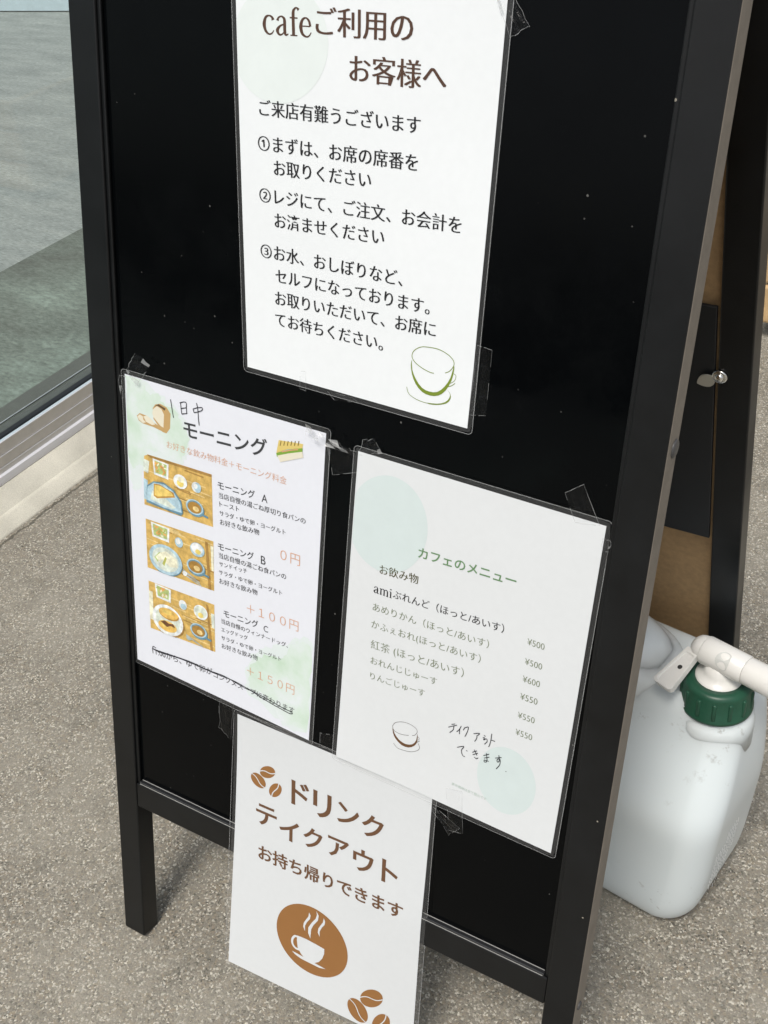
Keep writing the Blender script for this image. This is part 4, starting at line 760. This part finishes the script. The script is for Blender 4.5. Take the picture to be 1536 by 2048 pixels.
GLYPH = dict(
    c=(0.47, [[(.41, .385, .085), (.37, .46, .05), (.27, .495, .03), (.15, .44, .06), (.09, .26, .09), (.14, .08, .065), (.26, .0, .035), (.36, .03, .03), (.43, .11, .02)]]),
    a=(0.49, [[(.10, .375, .075), (.13, .45, .04), (.23, .495, .03), (.32, .45, .06), (.345, .37, .078), (.345, .09, .078), (.385, .01, .045), (.47, .04, .02)],
              [(.345, .295, .025), (.19, .24, .04), (.085, .12, .085), (.14, .015, .05), (.24, .015, .03), (.345, .10, .025)]]),
    f=(0.33, [[(.16, .0, .078), (.16, .58, .078), (.20, .70, .05), (.28, .745, .03), (.35, .69, .07)], [(.04, .475, .028), (.31, .475, .028)], [(.05, .01, .024), (.29, .01, .024)]]),
    e=(0.47, [[(.10, .275, .024), (.41, .275, .024)], [(.41, .275, .06), (.37, .42, .055), (.26, .495, .03), (.14, .43, .06), (.085, .25, .09), (.14, .07, .065), (.27, .0, .035), (.37, .03, .03), (.44, .12, .02)]]),
    m=(0.80, [[(.03, .47, .022), (.13, .475, .03)], [(.14, .475, .072), (.14, .0, .072)], [(.14, .37, .025), (.23, .47, .03), (.33, .475, .05), (.405, .38, .072), (.405, .0, .072)],
              [(.405, .37, .025), (.50, .47, .03), (.59, .475, .05), (.67, .38, .072), (.67, .0, .072)], [(.05, .01, .022), (.23, .01, .022)], [(.32, .01, .022), (.49, .01, .022)], [(.58, .01, .022), (.76, .01, .022)]]),
    i=(0.27, [[(.03, .47, .022), (.13, .475, .03)], [(.14, .475, .072), (.14, .0, .072)], [(.05, .01, .022), (.23, .01, .022)], [(.14, .615, .085), (.14, .69, .085)]]))


def serif_word(n, word, a, b, col, name, parent):
    """roman letters with thick and thin strokes, drawn on the sheet"""
    A, B = Vector(a), Vector(b)
    tot = sum(GLYPH[ch][0] for ch in word) - 0.08
    k = (B - A).length / tot
    d = (B - A).normalized(); q = Vector((-d.y, d.x))
    base = A + q * (k * 0.36)
    bm = bmesh.new(); x0 = -0.05
    for ch in word:
        adv, strokes = GLYPH[ch]
        for si, st in enumerate(strokes):
            xs = smooth_line([(p[0], p[1]) for p in st], 4) if len(st) > 2 else [(p[0], p[1]) for p in st]
            ws = []
            for i in range(len(xs)):
                f = i / (len(xs) - 1) * (len(st) - 1); j = min(int(f), len(st) - 2); f -= j
                ws.append(st[j][2] * (1 - f) + st[j + 1][2] * f)
            P = [base + d * (k * (x0 + x)) - q * (k * y) for x, y in xs]
            Lf, Rt = [], []
            for i, p in enumerate(P):
                u = P[min(len(P) - 1, i + 1)] - P[max(0, i - 1)]
                u.normalize(); nq = Vector((-u.y, u.x)) * (ws[i] * k * 0.66)
                lf = 0.28 + 0.02 * si
                Lf.append(bm.verts.new(sp(n, *(p + nq), lf))); Rt.append(bm.verts.new(sp(n, *(p - nq), lf)))
            for i in range(len(P) - 1): bm.faces.new((Lf[i], Rt[i], Rt[i + 1], Lf[i + 1]))
        x0 += adv
    face_out(bm)
    return from_bm(name, bm, MAT['ink_' + col], parent)


def text_part(n, body, a, b, col, style, name, parent):
    if n == 'top' and body != 'cafe': style = 'serifb'
    if n == 'right' and col == 'sage': style = 'serifl'
    off, dup, hs = STYLE[style]
    c = bpy.data.curves.new('lettering', 'FONT')
    c.body = body; c.offset = off; c.resolution_u = 3
    o = bpy.data.objects.new('lettering', c); COL.objects.link(o)
    dg = bpy.context.evaluated_depsgraph_get()
    me0 = bpy.data.meshes.new_from_object(o.evaluated_get(dg))
    bpy.data.objects.remove(o)
    xs = [v.co.x for v in me0.vertices]; ys = [v.co.y for v in me0.vertices]
    x0, x1 = min(xs), max(xs); yc = 0.5 * (min(ys) + max(ys))
    kana = any(ord(ch) > 0x2000 for ch in body)
    if kana and len(body) > 1: yc = 0.38
    A, B = Vector(a), Vector(b); d = B - A
    ang = math.atan2(d.y, d.x)
    if len(body) <= 6 and not (kana and len(body) >= 3): ang = R_(-1.8)
    sx = d.length / (x1 - x0)
    mid = (A + B) * 0.5
    sy = sx * hs
    if not kana: sy = sx * 1.12
    if style == 'serif' and not kana and body == 'cafe': sy = sx * 1.05
    bm = bmesh.new()
    for k in ((-1, 1) if dup else (0,)):
        vs = []
        for v in me0.vertices:
            X = (v.co.x + k * dup - (x0 + x1) / 2) * sx; Y = -(v.co.y - yc) * sy
            p = mid + Vector((X * math.cos(ang) - Y * math.sin(ang), X * math.sin(ang) + Y * math.cos(ang)))
            vs.append(bm.verts.new(sp(n, p.x, p.y, 0.30 + 0.03 * k)))
        for p in me0.polygons:
            try: bm.faces.new([vs[i] for i in p.vertices])
            except ValueError: pass
    face_out(bm)
    bpy.data.meshes.remove(me0)
    return from_bm(name, bm, MAT['ink_' + col], parent)


NOTICE = dict(
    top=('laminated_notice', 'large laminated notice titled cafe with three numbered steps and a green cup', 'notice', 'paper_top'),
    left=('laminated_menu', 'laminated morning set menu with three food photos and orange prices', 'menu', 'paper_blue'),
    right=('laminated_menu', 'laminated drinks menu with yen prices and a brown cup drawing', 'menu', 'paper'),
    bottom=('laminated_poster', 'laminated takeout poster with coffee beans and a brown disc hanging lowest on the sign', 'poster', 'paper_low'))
ROOT = {}
for n in ('bottom', 'top', 'left', 'right'):
    nm, lb, ct, pm = NOTICE[n]
    ROOT[n] = tag(empty(nm, sp(n, 105, 297)), lb, ct, 'notices taped to the sign')
for n, r in ROOT.items():
    pass
bpy.context.view_layer.update()
PINV = {n: Matrix.Translation(-ROOT[n].location) for n in ROOT}


def own(o, n):
    o.matrix_parent_inverse = PINV[n]
    return o


for n in ROOT:
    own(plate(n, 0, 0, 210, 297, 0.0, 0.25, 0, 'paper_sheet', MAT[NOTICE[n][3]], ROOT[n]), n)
    mg = 4.2
    own(plate(n, -mg, -mg, 210 + mg, 297 + mg, -0.3, 0.25, 6, 'plastic_sleeve', MAT['pouch'], ROOT[n]), n)
    bm = bmesh.new()
    ribbon(bm, n, rounded(-mg, -mg, 210 + mg, 297 + mg, 3.5) , 0.5, -0.2, closed=True)
    own(from_bm('sleeve_edge', bm, MAT['pouch_edge'], ROOT[n]), n)

ROLE = {'top': {'brown': 'heading', 'ink': 'body_text'}, 'left': {'char': 'heading', 'orange': 'price', 'ink': 'body_text'},
        'right': {'green': 'heading', 'dkolive': 'heading', 'ink': 'menu_line', 'sage': 'menu_line', 'pale': 'footnote'}, 'bottom': {'coffee': 'heading'}}
for n, body, a, b, col, style, h in TEXT:
    name = ROLE[n][col]
    if body[0] in '¥０＋': name = 'price'
    if body in ('cafe', 'ami'): own(serif_word(n, body, a, b, col, name, ROOT[n]), n)
    else: own(text_part(n, body, a, b, col, style, name, ROOT[n]), n)

NAMES = dict(mint='tint_circle', mint2='tint_circle', wash='watercolour_patch', wash2='watercolour_patch', olive='cup_drawing', dkbrown='cup_drawing', mocha='cup_drawing',
             pen='handwriting', caramel='coffee_print', paper='knockout', crust='bread_picture', crumb='bread_picture', dkcrust='bread_picture',
             sandw='sandwich_picture', grill='sandwich_picture', lettuce='sandwich_picture', salmon='sandwich_picture')
groups = {}
for i, (n, kind, col, pts, wd) in enumerate(DRAW):
    if n == 'left' and col in ('crust', 'crumb', 'dkcrust', 'sandw', 'grill', 'lettuce', 'salmon'):
        key = (n, 'bread_picture' if max(p[0] for p in pts) < 80 else 'sandwich_picture')
    elif n == 'bottom':
        key = (n, 'coffee_bean' if True else '', i if col == 'caramel' else None)
        if col == 'caramel': last = key = (n, 'printed_disc' if len(pts) > 50 else 'coffee_bean', i)
        else: key = last
    elif col in ('olive', 'dkbrown', 'mocha'): key = (n, 'cup_drawing')
    elif col == 'pen': key = (n, 'strikethrough' if n == 'left' and pts[0][1] > 200 else 'handwriting', n == 'right' and pts[0][1] > 238)
    else: key = (n, NAMES[col], pts[0][1] > 150 if n == 'left' else i)
    groups.setdefault(key, []).append((kind, col, pts, wd))
LIFT = dict(wash2=0.09, mint=0.12, mint2=0.12, wash=0.12, paper=0.42)
for key, items in groups.items():
    n = key[0]
    bm = bmesh.new(); mats = []
    for q, (kind, col, pts, wd) in enumerate(items):
        m = MAT['ink_' + col]
        if m not in mats: mats.append(m)
        mi = mats.index(m)
        lift = LIFT.get(col, 0.2 if col != 'pen' else 0.5) + (0.035 * q if n == 'left' and col != 'pen' else 0)
        if kind == 'p':
            if col in ('wash', 'wash2'):
                rj = random.Random(len(pts)); pts = [(x + rj.uniform(-2.2, 2.2), y + rj.uniform(-2.2, 2.2)) for x, y in smooth_line(pts + [pts[0]], 5)[:-1]]
            pts = [(max(0.6, min(209.4, x)), max(0.6, min(296.4, y))) for x, y in pts]
            fill(bm, n, smooth_line(pts + [pts[0]], 2)[:-1] if 6 < len(pts) < 30 and col in ('wash', 'olive', 'mocha') else pts, lift, mi=mi)
        else:
            k0 = len(bm.faces)
            ribbon(bm, n, smooth_line(pts, 4), wd, lift)
            bm.faces.ensure_lookup_table()
            for f in bm.faces[k0:]: f.material_index = mi
    face_out(bm)
    own(from_bm(key[1], bm, mats, ROOT[n]), n)


# printed food photographs on the morning menu
def ellp(cx, cy, a, b, n=28): return [(cx + a * math.cos(2 * math.pi * k / n), cy + b * math.sin(2 * math.pi * k / n)) for k in range(n)]


def photo(k, items):
    q = [Vector(p) for p in PHOTO[k]]
    bm = bmesh.new(); mats = []
    for i, (col, pts) in enumerate(items):
        m = MAT['ph_' + col]
        if m not in mats: mats.append(m)
        P = []
        for s, t in pts:
            s = max(0, min(1, s)); t = max(0, min(1, t))
            p = q[0] * (1 - s) * (1 - t) + q[1] * s * (1 - t) + q[2] * s * t + q[3] * (1 - s) * t
            P.append((p.x, p.y))
        fill(bm, 'left', P, 0.14 + 0.014 * i, cuts=1, mi=mats.index(m))
    face_out(bm)
    own(from_bm('food_photo', bm, mats, ROOT['left']), 'left')


def grainlines(rg, n):
    out = []
    for i in range(n):
        y = rg.random(); x = rg.random() * 0.8; l = 0.15 + rg.random() * 0.3
        out.append((rg.choice(['tan2', 'tan3', 'tan2']), [(x, y), (x + l, y + 0.02), (x + l, y + 0.045), (x, y + 0.02)]))
    return out


def salad(x0, y0, x1, y1, rg):
    out = [('white', [(x0, y0), (x1, y0 + .02), (x1 - .01, y1), (x0 + .02, y1 - .02)]), ('leaf', [(x0 + .03, y0 + .03), (x1 - .03, y0 + .05), (x1 - .04, y1 - .05), (x0 + .04, y1 - .06)])]
    for i in range(20):
        x = x0 + .04 + rg.random() * (x1 - x0 - .1); y = y0 + .05 + rg.random() * (y1 - y0 - .13)
        a = rg.random() * 3.1; dx, dy = .035 * math.cos(a), .04 * math.sin(a)
        out.append((rg.choice(['carrot', 'cream', 'salad', 'carrot']), [(x - dx, y - dy), (x + .018, y - .014), (x + dx, y + dy), (x - .018, y + .014)]))
    return out


def cupph(cx, cy, r, hx=1, dark='skyd'):
    return [(dark, ellp(cx + .01, cy + .03, r * 1.02, r * 1.2)), ('sky', ellp(cx, cy, r, r * 1.15)), ('skyd', ellp(cx, cy, r * .84, r * .98)), ('coffee', ellp(cx, cy + .012, r * .78, r * .88)),
            ('tan2', ellp(cx + .02, cy + .03, r * .35, r * .4)),
            ('skyd', [(cx + r * .8, cy + r * .6), (cx + r * 1.55, cy + r * .85), (cx + r * 1.5, cy + r * 1.15), (cx + r * .7, cy + r * .95)])]


rg = random.Random(11)
BASE = [('tan', [(0, 0), (1, 0), (1, 1), (0, 1)])]
photo(0, BASE + grainlines(rg, 14) + [('pale', [(0, .1), (.09, .12), (.07, .36), (0, .34)]), ('sky', [(0, .48), (.06, .5), (.05, .9), (0, .88)]), ('tan3', [(.1, 0), (1, .0), (1, .05), (.1, .045)])]
      + salad(.14, .04, .38, .36, rg)
      + [('white', ellp(.55, .32, .10, .135)), ('yolk', ellp(.55, .35, .05, .07)), ('cream', ellp(.56, .28, .05, .05)), ('white', ellp(.78, .33, .065, .10)), ('sky', ellp(.80, .33, .05, .095)), ('white', ellp(.77, .31, .03, .05)),
         ('skyd', [(.04, .90), (.05, .60), (.15, .48), (.30, .44), (.45, .52), (.56, .70), (.58, .92), (.55, .98), (.04, .93)]),
         ('sky', [(.04, .88), (.06, .62), (.16, .50), (.30, .47), (.44, .55), (.54, .72), (.56, .92), (.30, .93)]), ('pale', [(.10, .85), (.13, .66), (.30, .72), (.48, .86), (.42, .90)]),
         ('toastd', [(.15, .76), (.155, .52), (.24, .50), (.45, .58), (.47, .66), (.20, .79)]), ('toast', [(.165, .73), (.17, .54), (.25, .52), (.42, .59), (.44, .64), (.21, .75)])]
      + cupph(.75, .72, .125))
photo(1, BASE + grainlines(rg, 16) + [('tan3', [(.88, .05), (.92, .06), (.96, 1), (.92, 1)]), ('cream', [(.96, .1), (1, .1), (1, .6), (.97, .6)])] + salad(.08, .02, .36, .33, rg)
      + [('sky', ellp(.50, .25, .06, .10)), ('white', ellp(.49, .23, .035, .06)), ('sky', ellp(.77, .27, .105, .14)), ('white', ellp(.765, .25, .085, .11)), ('yolk', ellp(.78, .31, .04, .05)),
         ('skyd', ellp(.295, .72, .25, .30)), ('sky', ellp(.29, .70, .25, .30)), ('pale', ellp(.29, .70, .20, .24)),
         ('cream', [(.20, .60), (.30, .52), (.46, .62), (.47, .78), (.36, .82), (.22, .70)]), ('leaf', [(.12, .72), (.20, .58), (.24, .60), (.17, .80)]), ('cream', [(.14, .70), (.22, .58), (.27, .66), (.20, .80)]), ('salad', [(.24, .80), (.29, .64), (.31, .67), (.27, .84)])]
      + cupph(.74, .62, .13) + [('spoon', [(.55, .76), (.80, .92), (.80, .945), (.55, .80)]), ('white', ellp(.58, .84, .035, .05)), ('spoon', [(.60, .86), (.82, .97), (.82, .99), (.60, .89)])])
photo(2, BASE + grainlines(rg, 16) + [('tan3', [(.88, .05), (.91, .06), (.97, 1), (.93, 1)]), ('cream', [(0, .2), (.06, .2), (.06, .8), (0, .8)]), ('pale', [(.95, .2), (1, .2), (1, .5), (.96, .5)])] + salad(.10, .0, .35, .30, rg)
      + [('white', ellp(.53, .24, .06, .10)), ('sky', ellp(.54, .27, .045, .06)), ('white', ellp(.80, .26, .105, .15)), ('pale', ellp(.80, .25, .09, .12)), ('yolk', ellp(.80, .32, .04, .055)),
         ('tan3', ellp(.30, .72, .24, .31)), ('white', ellp(.285, .69, .24, .32)), ('pale', ellp(.285, .69, .19, .26)),
         ('toastd', ellp(.31, .56, .155, .115)), ('bun', ellp(.30, .54, .15, .105)), ('toast', ellp(.28, .52, .08, .05)), ('bun', ellp(.28, .82, .145, .115)), ('toast', ellp(.25, .80, .07, .05)),
         ('sauce', [(.17, .76), (.24, .71), (.30, .75), (.37, .73), (.40, .80), (.33, .79), (.27, .84), (.21, .79)])]
      + cupph(.76, .66, .125) + [('spoon', [(.57, .83), (.82, .97), (.82, .99), (.57, .87)]), ('spoon', ellp(.61, .90, .04, .045))])

# ------------------------------------------------------------------ clear tape
TLAB = dict(topright='clear tape over the upper right edge of the big notice', topmid='tiny tape scrap at the bottom edge of the big notice', topmid2='thin torn tape sliver under the big notice',
            topbr='flat clear tape strip behind the lower right edge of the big notice', leftTL='folded clear tape on the top left corner of the photo menu',
            leftEdge='crumpled tape on the left edge of the photo menu', leftTR='twisted whitish tape from the top right corner of the photo menu', panelmid='smeared tape between the photo menu and drinks menu',
            panelmid2='crumpled tape at the top left corner of the drinks menu', rightTR='clear tape above the top right corner of the drinks menu', rightEdge='small tape fold on the right edge of the drinks menu',
            leftB='torn clear tape left of the takeout poster top', midB='square tape between photo menu corner and drinks menu', rightB='upright tape at the bottom edge of the drinks menu',
            rightB2='slanting wrinkled tape at the top right of the takeout poster')
rg = random.Random(5)
CRUMP = dict(leftTR=3.2, leftEdge=2.2, panelmid2=1.6, rightEdge=1.6, rightB2=1.6, leftB=1.2, leftTL=1.5, topright=1.0)
for key, q in TAPE:
    q = [Vector(p) for p in q]
    nx, ny = 7, 4
    cr = CRUMP.get(key, 0.25)
    bm = bmesh.new(); g = []
    for j in range(ny + 1):
        row = []
        for i in range(nx + 1):
            s, t = i / nx, j / ny
            p = q[0] * (1 - s) * (1 - t) + q[1] * s * (1 - t) + q[2] * s * t + q[3] * (1 - s) * t
            e = (i in (0, nx)) or (j in (0, ny))
            k = 0.6 if e else 0.25
            p = p + Vector((rg.uniform(-1, 1) * k * min(1.5, cr), rg.uniform(-1, 1) * k * min(1.5, cr), rg.uniform(0, 1) * cr))
            row.append(p)
        g.append(row)
    top = [[bm.verts.new(fl(p)) for p in row] for row in g]
    for j in range(ny):
        for i in range(nx):
            f = bm.faces.new((top[j][i], top[j + 1][i], top[j + 1][i + 1], top[j][i + 1]))
            if (key == 'leftTR' and rg.random() < 0.4) or (cr > 0.9 and i in (0, nx - 1) and rg.random() < 0.3): f.material_index = 1
    ext = bmesh.ops.solidify(bm, geom=list(bm.faces), thickness=0.00008)
    bmesh.ops.recalc_face_normals(bm, faces=list(bm.faces))
    o = from_bm('tape_strip', bm, [MAT['tape'], MAT['tape_edge']])
    tag(o, TLAB[key], 'tape', 'bits of clear tape on the sign')
    per = [(0, i) for i in range(nx)] + [(j, nx) for j in range(ny)] + [(ny, i) for i in range(nx, 0, -1)] + [(j, 0) for j in range(ny, 0, -1)]
    ctr = sum((p for row in g for p in row), Vector((0, 0, 0))) / ((nx + 1) * (ny + 1))
    bm = bmesh.new()
    for a in range(len(per)):
        if rg.random() < 0.22: continue
        p0 = g[per[a][0]][per[a][1]]; p1 = g[per[(a + 1) % len(per)][0]][per[(a + 1) % len(per)][1]]
        wd = rg.uniform(0.15, 0.42)
        q0 = p0 + (ctr - p0).normalized() * wd; q1 = p1 + (ctr - p1).normalized() * wd
        bm.faces.new([bm.verts.new(fl(p + Vector((0, 0, 0.15)))) for p in (p0, p1, q1, q0)])
    face_out(bm)
    from_bm('torn_edge', bm, MAT['tape_edge'], o)

# ------------------------------------------------------------------ water jug with tap
JX, JY, JR = 470.0, 355.0, R_(-8)
jug = tag(empty('water_jug', (JX * MM, JY * MM, 0), JR), 'milky white plastic water jug with green cap and tap beside the sign', 'water jug')


def superring(x0, x1, y0, y1, r, n=14):
    out = []
    for cx, cy, a0 in ((x1 - r, y0 + r, -90), (x1 - r, y1 - r, 0), (x0 + r, y1 - r, 90), (x0 + r, y0 + r, 180)):
        for k in range(n):
            a = R_(a0 + 90 * k / (n - 1)); out.append((cx + r * math.cos(a), cy + r * math.sin(a)))
    return out


# z, x0, x1, y0, y1, corner radius  (local mm: front is -y)
JP = [(0, -190, 64, -54, 62, 26), (3, -198, 74, -63, 71, 30), (12, -204, 84, -71, 76, 34), (28, -208, 91, -75, 79, 36), (48, -210, 96, -77, 80, 36),
      (90, -211, 100, -77, 80, 36), (140, -211, 103, -77, 80, 36), (166, -211, 105, -76.5, 80, 36), (186, -211, 105, -71.5, 80, 36), (206, -210, 104, -61, 80, 36), (228, -208, 102, -49, 80, 35),
      (250, -205, 99, -36, 79, 33), (270, -202, 96, -29, 78, 32), (284, -198, 91, -25, 76, 30), (294, -189, 82, -19, 71, 28), (299, -172, 64, -8, 58, 24)]
bm = bmesh.new()
rings = []
for z, x0, x1, y0, y1, r in JP:
    rings.append([bm.verts.new(Vector((x, y, z)) * MM) for x, y in superring(x0, x1, y0, y1, r)])
for a, b in zip(rings, rings[1:]):
    n = len(a)
    for i in range(n): bm.faces.new((a[i], a[(i + 1) % n], b[(i + 1) % n], b[i]))
bm.faces.new(list(reversed(rings[0]))); bm.faces.new(rings[-1])
bmesh.ops.recalc_face_normals(bm, faces=list(bm.faces))
body = from_bm('body', bm, MAT['jug'], jug, smooth=R_(80))
sub = body.modifiers.new('smooth', 'SUBSURF'); sub.levels = 1; sub.render_levels = 2
CX, CY = 61.0, 8.0         # cap centre
bm = revolve(bmesh.new(), [(40, 240), (39.5, 268), (37.5, 276), (33, 281), (31, 292)], 48, mp=lambda p: Vector((CX + p.x, CY + p.y, p.z)) * MM)
from_bm('neck', bm, MAT['jug'], jug, smooth=R_(60))
# raised grip arch
bm = bmesh.new()
rr = []
for k in range(22):
    q = k / 21
    x = -160 + 172 * q
    e = math.sqrt(max(0.0, 1 - max(0, (q - 0.45) / 0.55) ** 2.2))
    rr.append([bm.verts.new(Vector((x, 12 + (8 + 38 * e) * math.cos(math.pi * j / 16), 280 + (10 + 52 * e) * math.sin(math.pi * j / 16) ** 0.65)) * MM) for j in range(17)])
for a, b in zip(rr, rr[1:]):
    for j in range(16): bm.faces.new((a[j], b[j], b[j + 1], a[j + 1]))
bm.faces.new(rr[0]); bm.faces.new(list(reversed(rr[-1])))
rr = []
for k in range(22):
    q = k / 21
    x = -165 + 184 * q
    e = math.sqrt(max(0.0, 1 - max(0, (q - 0.45) / 0.55) ** 2.4))
    rr.append([bm.verts.new(Vector((x, 14 + (12 + 41 * e) * math.cos(math.pi * j / 16), 276 + (16 + 30 * e) * math.sin(math.pi * j / 16) ** 0.5)) * MM) for j in range(17)])
for a, b in zip(rr, rr[1:]):
    for j in range(16): bm.faces.new((a[j], b[j], b[j + 1], a[j + 1]))
bm.faces.new(rr[0]); bm.faces.new(list(reversed(rr[-1])))
bmesh.ops.recalc_face_normals(bm, faces=list(bm.faces))
from_bm('grip', bm, MAT['jug'], jug, smooth=R_(60))
# green ribbed cap
bm = revolve(bmesh.new(), [(34.8, 283), (36.2, 284), (36.2, 287.5), (34.6, 289.2), (33.4, 312.5), (32.2, 315.8), (29.2, 317.5), (22.8, 317.8), (22.3, 315)], 64,
             mp=lambda p: Vector((CX + p.x, CY + p.y, p.z)) * MM)
cap = from_bm('cap', bm, MAT['green_cap'], jug, smooth=R_(35))
bm = bmesh.new()
for k in range(14):
    a = 2 * math.pi * (k + 0.3) / 14
    def rp(p, a=a):
        x, y, z = p
        return Vector((CX + x * math.cos(a) - y * math.sin(a), CY + x * math.sin(a) + y * math.cos(a), z)) * MM
    box_bm(32.2, 35.6, -2.0, 2.0, 288.8, 310, bev=1.3, bm=bm, mp=rp)
from_bm('cap_ribs', bm, MAT['green_cap'], cap, smooth=R_(50))
# tap
tap_dir = R_(-6)


def tp(p):
    x, y, z = p
    c, s = math.cos(tap_dir), math.sin(tap_dir)
    return Vector((CX + 2 + x * c - y * s, CY + x * s + y * c, 341 + z)) * MM


bm = revolve(bmesh.new(), [(22.5, 315.5), (22.5, 318), (20.5, 319), (17.5, 321), (15, 325), (14, 335)], 40, mp=lambda p: Vector((CX + p.x, CY + p.y, p.z)) * MM)
tap = from_bm('tap', bm, MAT['white_plastic'], jug, smooth=R_(40))


def along(prof, seg=40):
    bm = bmesh.new()
    revolve(bm, [(r, z) for z, r in prof], seg, mp=lambda p: tp((p.z, p.x, p.y)))
    bmesh.ops.recalc_face_normals(bm, faces=list(bm.faces))
    return bm


from_bm('valve_body', along([(-20, 13.2), (-19.5, 14.2), (-18, 14.5), (24, 14.3), (24.8, 13.8)]), MAT['white_plastic'], tap, smooth=R_(40))
from_bm('valve_end', along([(-33.0, 3), (-32.4, 6), (-30.5, 9), (-28, 11.4), (-25, 12.8), (-21.5, 13.4), (-20.1, 13.2)]), MAT['white_plastic'], tap, smooth=R_(50))
from_bm('spout', along([(24.9, 13.0), (25.5, 13.6), (45, 14.0), (85, 14.6), (110, 14.8), (111, 12.0), (70, 11.5)]), MAT['white_plastic'], tap, smooth=R_(40))
# grey shield-shaped inset on the valve body
bm = bmesh.new()
pts = []
for k in range(24):
    a = 2 * math.pi * k / 24
    x = 8.5 * math.cos(a); y = 9.5 * math.sin(a)
    if x > 4.5: x = 4.5 + (x - 4.5) * 0.25
    pts.append((x + 6, y))
vs = []
for x, y in pts:
    th = y / 14.4 - 0.95
    vs.append(bm.verts.new(tp((x, 14.62 * math.sin(th), 14.62 * math.cos(th)))))
ctr = bm.verts.new(tp((6, 14.65 * math.sin(-0.95), 14.65 * math.cos(-0.95))))
for i in range(24): bm.faces.new((ctr, vs[i], vs[(i + 1) % 24]))
bmesh.ops.recalc_face_normals(bm, faces=list(bm.faces))
from_bm('flow_window', bm, MAT['window_plastic'], tap)
# lever paddle, pointing towards the viewer and drooping
lev_o = Vector(tp((-27, -8, -1)))
ldir = Vector((-0.22, -0.90, -0.38)).normalized()
lside = Vector((0.93, -0.26, 0.05)); lside = (lside - ldir * lside.dot(ldir)).normalized()
lup = lside.cross(ldir).normalized()
if lup.z < 0: lup = -lup


def lv(p):
    x, y, z = p
    return lev_o + (lside * x + ldir * y + lup * z) * MM


def lever_outline(g, l0, l1):
    hw = lambda y: 7.0 + 4.8 * (y / 50.0)
    pts = []
    for y in (l0, l0 + 1.5, 20, 36, l1 - 5): pts.append((hw(y) - g - (1.0 if y == l0 else 0), y))
    for k in range(1, 6):
        a = math.pi / 2 * k / 6; pts.append((hw(l1) - g - 5 + 5 * math.cos(a), l1 - 5 + 5 * math.sin(a)))
    return pts + [(-x, y) for x, y in reversed(pts)]


bm = bmesh.new()
o1 = lever_outline(0, 0, 48); o2 = lever_outline(2.2, 5, 45.5)
T1 = [bm.verts.new(lv((x, y, 3.0))) for x, y in o1]; B1 = [bm.verts.new(lv((x * 0.94, y * 0.99, -5.0))) for x, y in o1]
T2 = [bm.verts.new(lv((x, y, 3.0))) for x, y in o2]; D2 = [bm.verts.new(lv((x * 0.93, 1.5 + y * 0.95, 1.4))) for x, y in o2]
nn = len(o1)
for i in range(nn):
    j = (i + 1) % nn
    bm.faces.new((T1[i], T1[j], B1[j], B1[i])); bm.faces.new((T1[i], T2[i], T2[j], T1[j])); bm.faces.new((T2[i], D2[i], D2[j], T2[j]))
bm.faces.new(D2); bm.faces.new(B1)
bmesh.ops.recalc_face_normals(bm, faces=list(bm.faces))
lever = from_bm('lever', bm, MAT['white_plastic'], tap, smooth=R_(35))
bm = revolve(bmesh.new(), [(2.4, 1.45), (2.2, 1.62)], 18, mp=lambda p: lv((1.2 + p.x, 22 + p.y, p.z)))
from_bm('lever_hole', bm, MAT['dark_feet'], lever)
# faint raised white marks on the jug's right side
bm = bmesh.new()
rg = random.Random(2)
SIDE = []
me = body.data
for row in range(11):
    y = -38 + row * 4.6
    z = 135.0 if row > 4 else 118
    zend = 30 + rg.random() * 40 + (0 if row < 6 else 35)
    while z > zend:
        l = rg.uniform(2.5, 8)
        x = None
        for (z0, *_a), (z1, *_b) in zip(JP, JP[1:]):
            if z0 <= z <= z1:
                k = (z - z0) / (z1 - z0); x = _a[1] * (1 - k) + _b[1] * k
        if x is not None:
            v = [bm.verts.new(Vector((x + 0.7, yy, zz)) * MM) for dx, yy, zz in ((0, y - .5, z), (0, y + .5, z), (0, y + .5, z - l), (0, y - .5, z - l))]
            bm.faces.new(v)
        z -= l + rg.uniform(0.8, 3.0)
for f in list(bm.faces): pass
ex = bmesh.ops.solidify(bm, geom=list(bm.faces), thickness=0.0006)
bmesh.ops.recalc_face_normals(bm, faces=list(bm.faces))
from_bm('printed_marks', bm, MAT['emboss'], body)

# ------------------------------------------------------------------ timber box at the far right
crate = tag(empty('wooden_planter', (0.447, 1.75, 0)), 'pale timber planter box on dark feet at the right edge behind the sign', 'planter')
def cpart(name, a, m, bev=3):
    return from_bm(name, box_bm(*a, bev=bev), m, crate)
for k in range(3): cpart('plank', (-212, 300, -120, -100, 36 + k * 84, 116 + k * 84), MAT['wood'], 6)
for k in range(3): cpart('plank', (-212, -192, -99, 220, 36 + k * 84, 116 + k * 84), MAT['wood'], 6)
cpart('base_board', (-190, 290, -98, 215, 40, 60), MAT['wood'])
for x in (-185, 240):
    for y in (-80, 180): cpart('foot', (x, x + 40, y, y + 40, 0, 39.5), MAT['dark_feet'])
